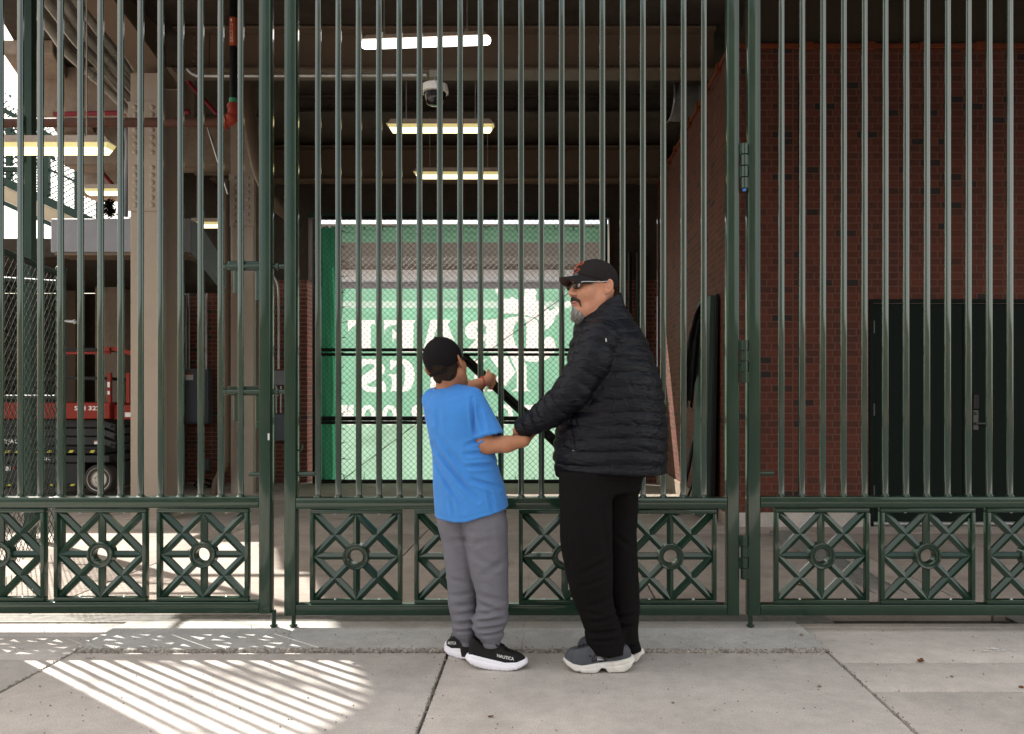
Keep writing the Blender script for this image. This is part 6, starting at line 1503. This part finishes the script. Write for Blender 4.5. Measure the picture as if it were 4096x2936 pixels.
# t-shirt
BYAW = R(-25)
tr = [(852,975,1030,3.64,.05), (858,965,1042,3.64,.062), (868,951,1058,3.64,.078), (884,941,1070,3.635,.096), (900,936,1076,3.63,.104), (921,938,1077,3.63,.110), (955,946,1077,3.63,.112), (978,951,1082,3.63,.112), (1005,956,1094,3.63,.114), (1039,957,1104,3.63,.118), (1079,957,1116,3.63,.122), (1126,960,1126,3.63,.126), (1160,962,1132,3.63,.128)]
F = Field((-0.62, 3.42, 0.60), (-0.1, 3.86, 1.27), .004)
F.add(loft(rows_px(tr, BY, BYAW), BYAW, 2.2))
ax0 = np.array(P(1045,884,3.60)); ax1 = np.array(P(1088,972,3.552))
def open_sleeve(p0, p1, r0, r1, depth=.03):        # a sleeve with a hollow, flat end at p1
    d = (p1-p0)/np.linalg.norm(p1-p0); rr = r0+(r1-r0)*1.25; c = cone(p0, p0+(p1-p0)*1.25, r0, rr); inn = cone(p1-d*depth, p1+d*.1, r1-.016, r1-.012)
    def f(X, Y, Z):
        t = (X-p1[0])*d[0]+(Y-p1[1])*d[1]+(Z-p1[2])*d[2]
        return smax(smax(c[0](X, Y, Z), t, .003), -np.maximum(inn[0](X, Y, Z), -t-depth), .003)
    return f, np.array(c[1]), np.array(c[2])
lx0, lx1 = np.array(P(962,886,3.665)), np.array(P(982,892,3.79))
F.add(open_sleeve(ax0, ax1, .056, .0635), .016); F.add(open_sleeve(lx0, lx1, .056, .058), .016)
F.cut(lambda X, Y, Z: (PZ(1151, BY) + np.clip(X-PX(1030, BY), 0, 1)*.30 + np.clip(PX(1000, BY)-X, 0, 1)*.10 - np.clip(Y-3.66, 0, 1)*.0) - Z, .004)
# neck opening and ribbed collar
nk = axes((0.35, 0.9, -0.35), (-0.9, 0.35, 0)); nc = np.array(P(991, 855, 3.645))
F.add((lambda X, Y, Z: np.maximum(np.sqrt((X-nc[0])**2+(Y-nc[1])**2)-.0535, 1.215-Z+.10*(X-nc[0])+.15*(Y-nc[1])), nc-.09, nc+.12), .003, 's')
F.disp(lambda X, Y, Z: -.0035*np.exp(-((np.sqrt((X-nc[0])**2+(Y-nc[1])**2)-.0595)/.006)**2)*(Z > 1.205))
F.disp(lambda X, Y, Z: .0022*np.exp(-((np.sqrt((X-nc[0])**2+(Y-nc[1])**2)-.069)/.0022)**2)*(Z > 1.19))
F.disp(fold([(956,985,1060,1105,0.0102,.011), (958,1020,1030,1128,0.0085,.010), (962,955,1050,1062,0.0068,.012), (1035,985,1092,962,0.0085,.009), (1032,1005,1096,1000,0.0085,.009), (1036,1032,1100,1030,0.0102,.010), (1045,1060,1106,1080,0.0085,.011), (1046,884,1052,958,0.0102,.008), (1062,905,1078,968,0.0068,.010), (970,900,975,960,0.0051,.012), (1000,1100,1010,1145,0.0051,.010), (1085,1085,1095,1130,0.0068,.010), (985,880,1030,872,0.0051,.010)], 3.55))
F.disp(lambda X, Y, Z: .0013*fnoise(X, Y, Z, 26))
hemz = lambda X: PZ(1151, BY) + np.clip(X-PX(1030, BY), 0, 1)*.30 + np.clip(PX(1000, BY)-X, 0, 1)*.10
F.disp(lambda X, Y, Z: .0016*np.exp(-((Z-hemz(X)-.018)/.0022)**2))
def shem(X, Y, Z):
    d = (ax1-ax0)/np.linalg.norm(ax1-ax0); t = (X-ax1[0])*d[0]+(Y-ax1[1])*d[1]+(Z-ax1[2])*d[2]; r_ = np.sqrt((X-ax1[0])**2+(Y-ax1[1])**2+(Z-ax1[2])**2)
    return .0015*np.exp(-((t+.017)/.0022)**2)*(r_ < .08)
F.disp(shem)
def armseam(X, Y, Z):
    d = (ax1-ax0)/np.linalg.norm(ax1-ax0); t = (X-ax0[0])*d[0]+(Y-ax0[1])*d[1]+(Z-ax0[2])*d[2]; r_ = np.sqrt((X-ax0[0])**2+(Y-ax0[1])**2+(Z-ax0[2])**2)
    return .0025*np.exp(-((t-.012-.25*(Z-ax0[2]))/.0026)**2)*(r_ < .085)
F.disp(armseam)
shirt = F.build('t_shirt', BLUE, boy)
# track trousers
F = Field((-0.56, 3.44, 0.05), (-0.12, 3.84, 0.76), .0038)
lr_ = [(1100,972,1042,3.65,.080), (1124,968,1043,3.655,.085), (1150,964,1044,3.655,.09), (1201,974,1046,3.655,.078), (1279,985,1051,3.655,.068), (1312,988,1055,3.655,.064), (1349,990,1053,3.655,.058), (1380,997,1053,3.655,.056), (1403,999,1053,3.655,.056), (1418,1006,1053,3.655,.050), (1424,1014,1052,3.655,.042), (1436,1018,1051,3.655,.040)]
rr2 = [(1100,1022,1104,3.61,.080), (1124,1021,1114,3.605,.088), (1150,1024,1123,3.60,.094), (1201,1033,1125,3.595,.082), (1242,1038,1126,3.595,.074), (1282,1046,1126,3.595,.068), (1312,1054,1126,3.595,.064), (1349,1055,1126,3.595,.060), (1374,1047,1125,3.595,.058), (1392,1048,1116,3.595,.056), (1408,1056,1115,3.595,.052), (1418,1066,1110,3.595,.044), (1431,1071,1108,3.595,.041)]
F.add(loft(rows_px(lr_, BY), 0, 2.2)); F.add(loft(rows_px(rr2, BY), 0, 2.2), .012)
F.disp(fold([(995,1205,1040,1198,0.0037,0.0132), (1045,1205,1085,1195,0.0030,0.0132), (1040,1225,1100,1255,0.0030,0.0154), (990,1290,1040,1300,0.0030,0.0110), (995,1330,1045,1322,0.0037,0.0110), (998,1352,1050,1348,0.0045,0.0099), (1002,1374,1052,1368,0.0053,0.0099), (1004,1395,1052,1390,0.0060,0.0099), (1006,1410,1050,1408,0.0045,0.0077), (1058,1318,1120,1335,0.0037,0.0121), (1060,1340,1124,1362,0.0045,0.0110), (1052,1366,1118,1352,0.0053,0.0099), (1050,1382,1116,1374,0.0060,0.0099), (1056,1398,1114,1390,0.0060,0.0088), (1062,1411,1112,1407,0.0053,0.0077), (1075,1270,1122,1240,0.0030,0.0154), (980,1170,1020,1230,0.0030,0.0132), (1085,1150,1095,1230,0.0023,0.0132)], 3.53))
F.disp(lambda X, Y, Z: .0016*fnoise(X, Y, Z, 24))
F.disp(lambda X, Y, Z: .0025*np.exp(-((Z-PZ(1419, BY))/.003)**2))
F.build('track_trousers', GREY, boy)
mb = MB()
for (a, b_) in ((P(1035,1420,3.655), P(1040,1450,3.65)), (P(1089,1420,3.597), P(1086,1452,3.597))): mb.tube([a, b_], .037, 18)
mb.build('socks', KNIT, boy, smooth=50)
# red cord bracelet
ba, bb = np.array(P(1062,850,3.975)), np.array(P(1074,845.5,3.99)); dv = Vector(bb-ba).normalized(); a_ = dv.orthogonal().normalized(); b2_ = dv.cross(a_); cc = Vector((ba+bb)/2)
mb = MB(); ring = [cc + (a_*math.cos(t) + b2_*math.sin(t))*.0295 + dv*.008*math.sin(t+1) for t in np.linspace(0, 2*math.pi, 37)]
mb.tube(ring, .0026, 7, caps=False)
for k in range(0, 36, 4): mb.sphere(ring[k], .0042, 7, 5)
mb.tube(curve([P(1079,857,3.97), P(1077,864,3.968), P(1073,867,3.968)], 5), .0018, 6); mb.build('bracelet', mat('red_cord', (0.42, 0.03, 0.04), rough=0.7), boy, smooth=60)
# ================================================================ SMALL LITTER ON THE GROUND
M['leaf'] = mat('dry_leaf', (0.14, 0.065, 0.028), rough=0.8, var=0.3, nscale=60)
M['pale'] = mat('pale_scrap', (0.55, 0.53, 0.5), rough=0.8)
M['pebble'] = mat('pebble', (0.22, 0.19, 0.16), rough=0.9, var=0.4, nscale=60)
def ground_at(px, py, z=0.0): y = FX*(EYE-z)/(py-HY); return (PX(px, y), y, z)
def dry_leaf(px, py, size, label, z=0.0, m=None):
    c = ground_at(px, py, z); a = rng.uniform(0, 6.28); mb = MB(); n = 9; v = []; f = []
    for i in range(n+1):
        t = i/n; w = size*.32*math.sin(math.pi*t)**.8*(1+.3*math.sin(t*17)); u = (t-.5)*size
        for k in (-1, 0, 1):
            x, y = u, k*w; v.append((c[0]+x*math.cos(a)-y*math.sin(a), c[1]+x*math.sin(a)+y*math.cos(a), z+.003+abs(k)*size*.13+size*.1*(t-.5)**2*4))
    for i in range(n):
        for k in range(2): q = i*3+k; f.append((q, q+3, q+4, q+1))
    mb.add(v, f); mb.add([(p[0], p[1], p[2]+.001) for p in v], [tuple(reversed(q)) for q in f]); return tag(mb.build('dry_leaf', m or M['leaf'], smooth='all'), label, 'leaf', 'dry leaves on the ground')
def pebble(px, py, size, label, z=0.0, m=None):
    c = ground_at(px, py, z); mb = MB(); mb.sphere((c[0], c[1], z+size*.28), size*.5, 9, 6, sc=(1.15, .9, .6)); mb.v = [(x+rng.normal(0, size*.05), y+rng.normal(0, size*.05), zz) for x, y, zz in mb.v]
    return tag(mb.build('pebble', m or M['pebble'], smooth=70), label, 'pebble', 'pebbles on the sidewalk')
dry_leaf(1087, 1590, .022, 'twisted brown leaf low on the slab in front of the boy')
dry_leaf(1221, 1237, .05, 'rust brown leaf on the passage floor behind the man, seen through the star panel', -.02)
dry_leaf(2039, 1467, .045, 'long brown leaf in the slab joint near the right edge')
dry_leaf(1778, 1300, .06, 'dark leaf on the passage floor inside the right gate', -.02)
dry_leaf(620, 1408, .07, 'flattened dead leaf at the foot of the drop rods', .0)
dry_leaf(1450, 1290, .05, 'small brown leaf on the floor behind the star panel right of the man', -.02)
pebble(2108, 1500, .014, 'round pebble on the right slab near the frame edge')
pebble(2262, 1524, .018, 'rusty stone in the stained joint at the right edge', m=M['leaf'])
pebble(1775, 1408, .02, 'flat pebble on the grey apron left of the right joint', .017)
pebble(1090, 1400, .02, 'dark pebble on the apron behind the boy', .017)
pebble(702, 1462, .012, 'tiny pebble in the bar shadows at left')
pebble(1490, 1558, .012, 'tiny pebble on the big centre slab')
pebble(1815, 1522, .016, 'tiny pebble beside the right slab joint')
mb = MB(); c = ground_at(2200, 1441, 0.0)
for k in range(7): x, y = c[0]+rng.normal(0,.05), c[1]+rng.normal(0,.012); s = rng.uniform(.006,.018); mb.add([(x-s,y-s*.6,.004),(x+s,y-s*.4,.004),(x+s*.8,y+s*.6,.005),(x-s*.7,y+s*.5,.005)], [(0,1,2,3)])
tag(mb.build('paper_scrap', M['pale']), 'torn white paper scraps on the right slab', 'litter')
# grit along the joints and the foot of the apron
mb = MB()
for k in range(1500):
    r_ = rng.random()
    if r_ < .45: x, y = rng.uniform(-2.2, 1.3), 3.80+rng.normal(0, .012)
    elif r_ < .75: x, y = rng.choice([-2.215, -.46, 1.32])+rng.normal(0, .008), rng.uniform(2.7, 4.1)
    else: x, y = rng.uniform(-2.6, 2.8), rng.uniform(2.8, 4.2)
    z = .017 if (3.815 < y < 4.21 and -2.2 < x < 1.3) else 0.0
    s = rng.uniform(.0012, .0038); mb.sphere((x, y, z+s*.5), s, 5, 3)
tag(mb.build('grit', M['pebble']), 'fine grit scattered along the sidewalk joints', 'grit', kind='stuff')
# ================================================================ LIGHT AND CAMERA
SUN_EL = R(43.8)      # shadows run right and toward the street
sd = Vector((0.786*math.cos(SUN_EL), -0.618*math.cos(SUN_EL), -math.sin(SUN_EL)))
su = bpy.data.lights.new('sun', 'SUN'); su.energy = 5.0; su.angle = R(0.65); su.color = (1.0, 0.95, 0.87)
so = bpy.data.objects.new('sun', su); COL.objects.link(so); so.rotation_euler = sd.to_track_quat('-Z', 'Y').to_euler(); so.location = (-12, 14, 16)
w = bpy.data.worlds.new('World'); scene.world = w; w.use_nodes = True
nt = w.node_tree; bg = nt.nodes['Background']; sky = nt.nodes.new('ShaderNodeTexSky'); sky.sky_type = 'NISHITA'; sky.sun_disc = False
sky.sun_elevation = SUN_EL; sky.sun_rotation = math.atan2(-sd.x, -sd.y); sky.air_density = 1.0; sky.dust_density = 2.5; sky.ozone_density = 1.0
mx = nt.nodes.new('ShaderNodeMix'); mx.data_type = 'RGBA'; mx.blend_type = 'MULTIPLY'; mx.inputs[0].default_value = 1; mx.inputs[7].default_value = (1.12, 1.0, 0.84, 1)
tcw = nt.nodes.new('ShaderNodeTexCoord'); nzw = nt.nodes.new('ShaderNodeTexNoise'); nzw.inputs['Scale'].default_value = 2.2; nzw.inputs['Detail'].default_value = 7; nzw.inputs['Roughness'].default_value = 0.55
nt.links.new(tcw.outputs['Generated'], nzw.inputs['Vector']); rw = nt.nodes.new('ShaderNodeValToRGB'); rw.color_ramp.elements[0].position = 0.42; rw.color_ramp.elements[1].position = 0.6; nt.links.new(nzw.outputs['Fac'], rw.inputs[0])
mc = nt.nodes.new('ShaderNodeMix'); mc.data_type = 'RGBA'; mc.inputs[7].default_value = (7.5, 7.8, 8.2, 1)      # thin bright cloud
mf = nt.nodes.new('ShaderNodeMath'); mf.operation = 'MULTIPLY'; mf.inputs[1].default_value = 0.75; nt.links.new(rw.outputs[0], mf.inputs[0])
nt.links.new(mf.outputs[0], mc.inputs[0]); nt.links.new(sky.outputs[0], mc.inputs[6]); nt.links.new(mc.outputs[2], mx.inputs[6]); nt.links.new(mx.outputs[2], bg.inputs[0]); bg.inputs[1].default_value = 0.13
cd = bpy.data.cameras.new('camera'); cam = bpy.data.objects.new('camera', cd); COL.objects.link(cam); scene.camera = cam
cam.location = (0, 0, EYE); cam.rotation_euler = (R(90), 0, 0); cd.sensor_width = 36; cd.lens = 36*FX/2268
cd.shift_x = (1134-HX)/2268; cd.shift_y = (HY-813)/2268; cd.clip_start = 0.05; cd.clip_end = 1000
scene.view_settings.view_transform = 'Standard'; scene.view_settings.look = 'None'; scene.view_settings.gamma = 1; scene.view_settings.exposure = 1.5
scene.cycles.max_bounces = 8; scene.cycles.diffuse_bounces = 5; scene.cycles.glossy_bounces = 4; scene.cycles.transmission_bounces = 4; scene.cycles.transparent_max_bounces = 8
scene.cycles.sample_clamp_indirect = 6
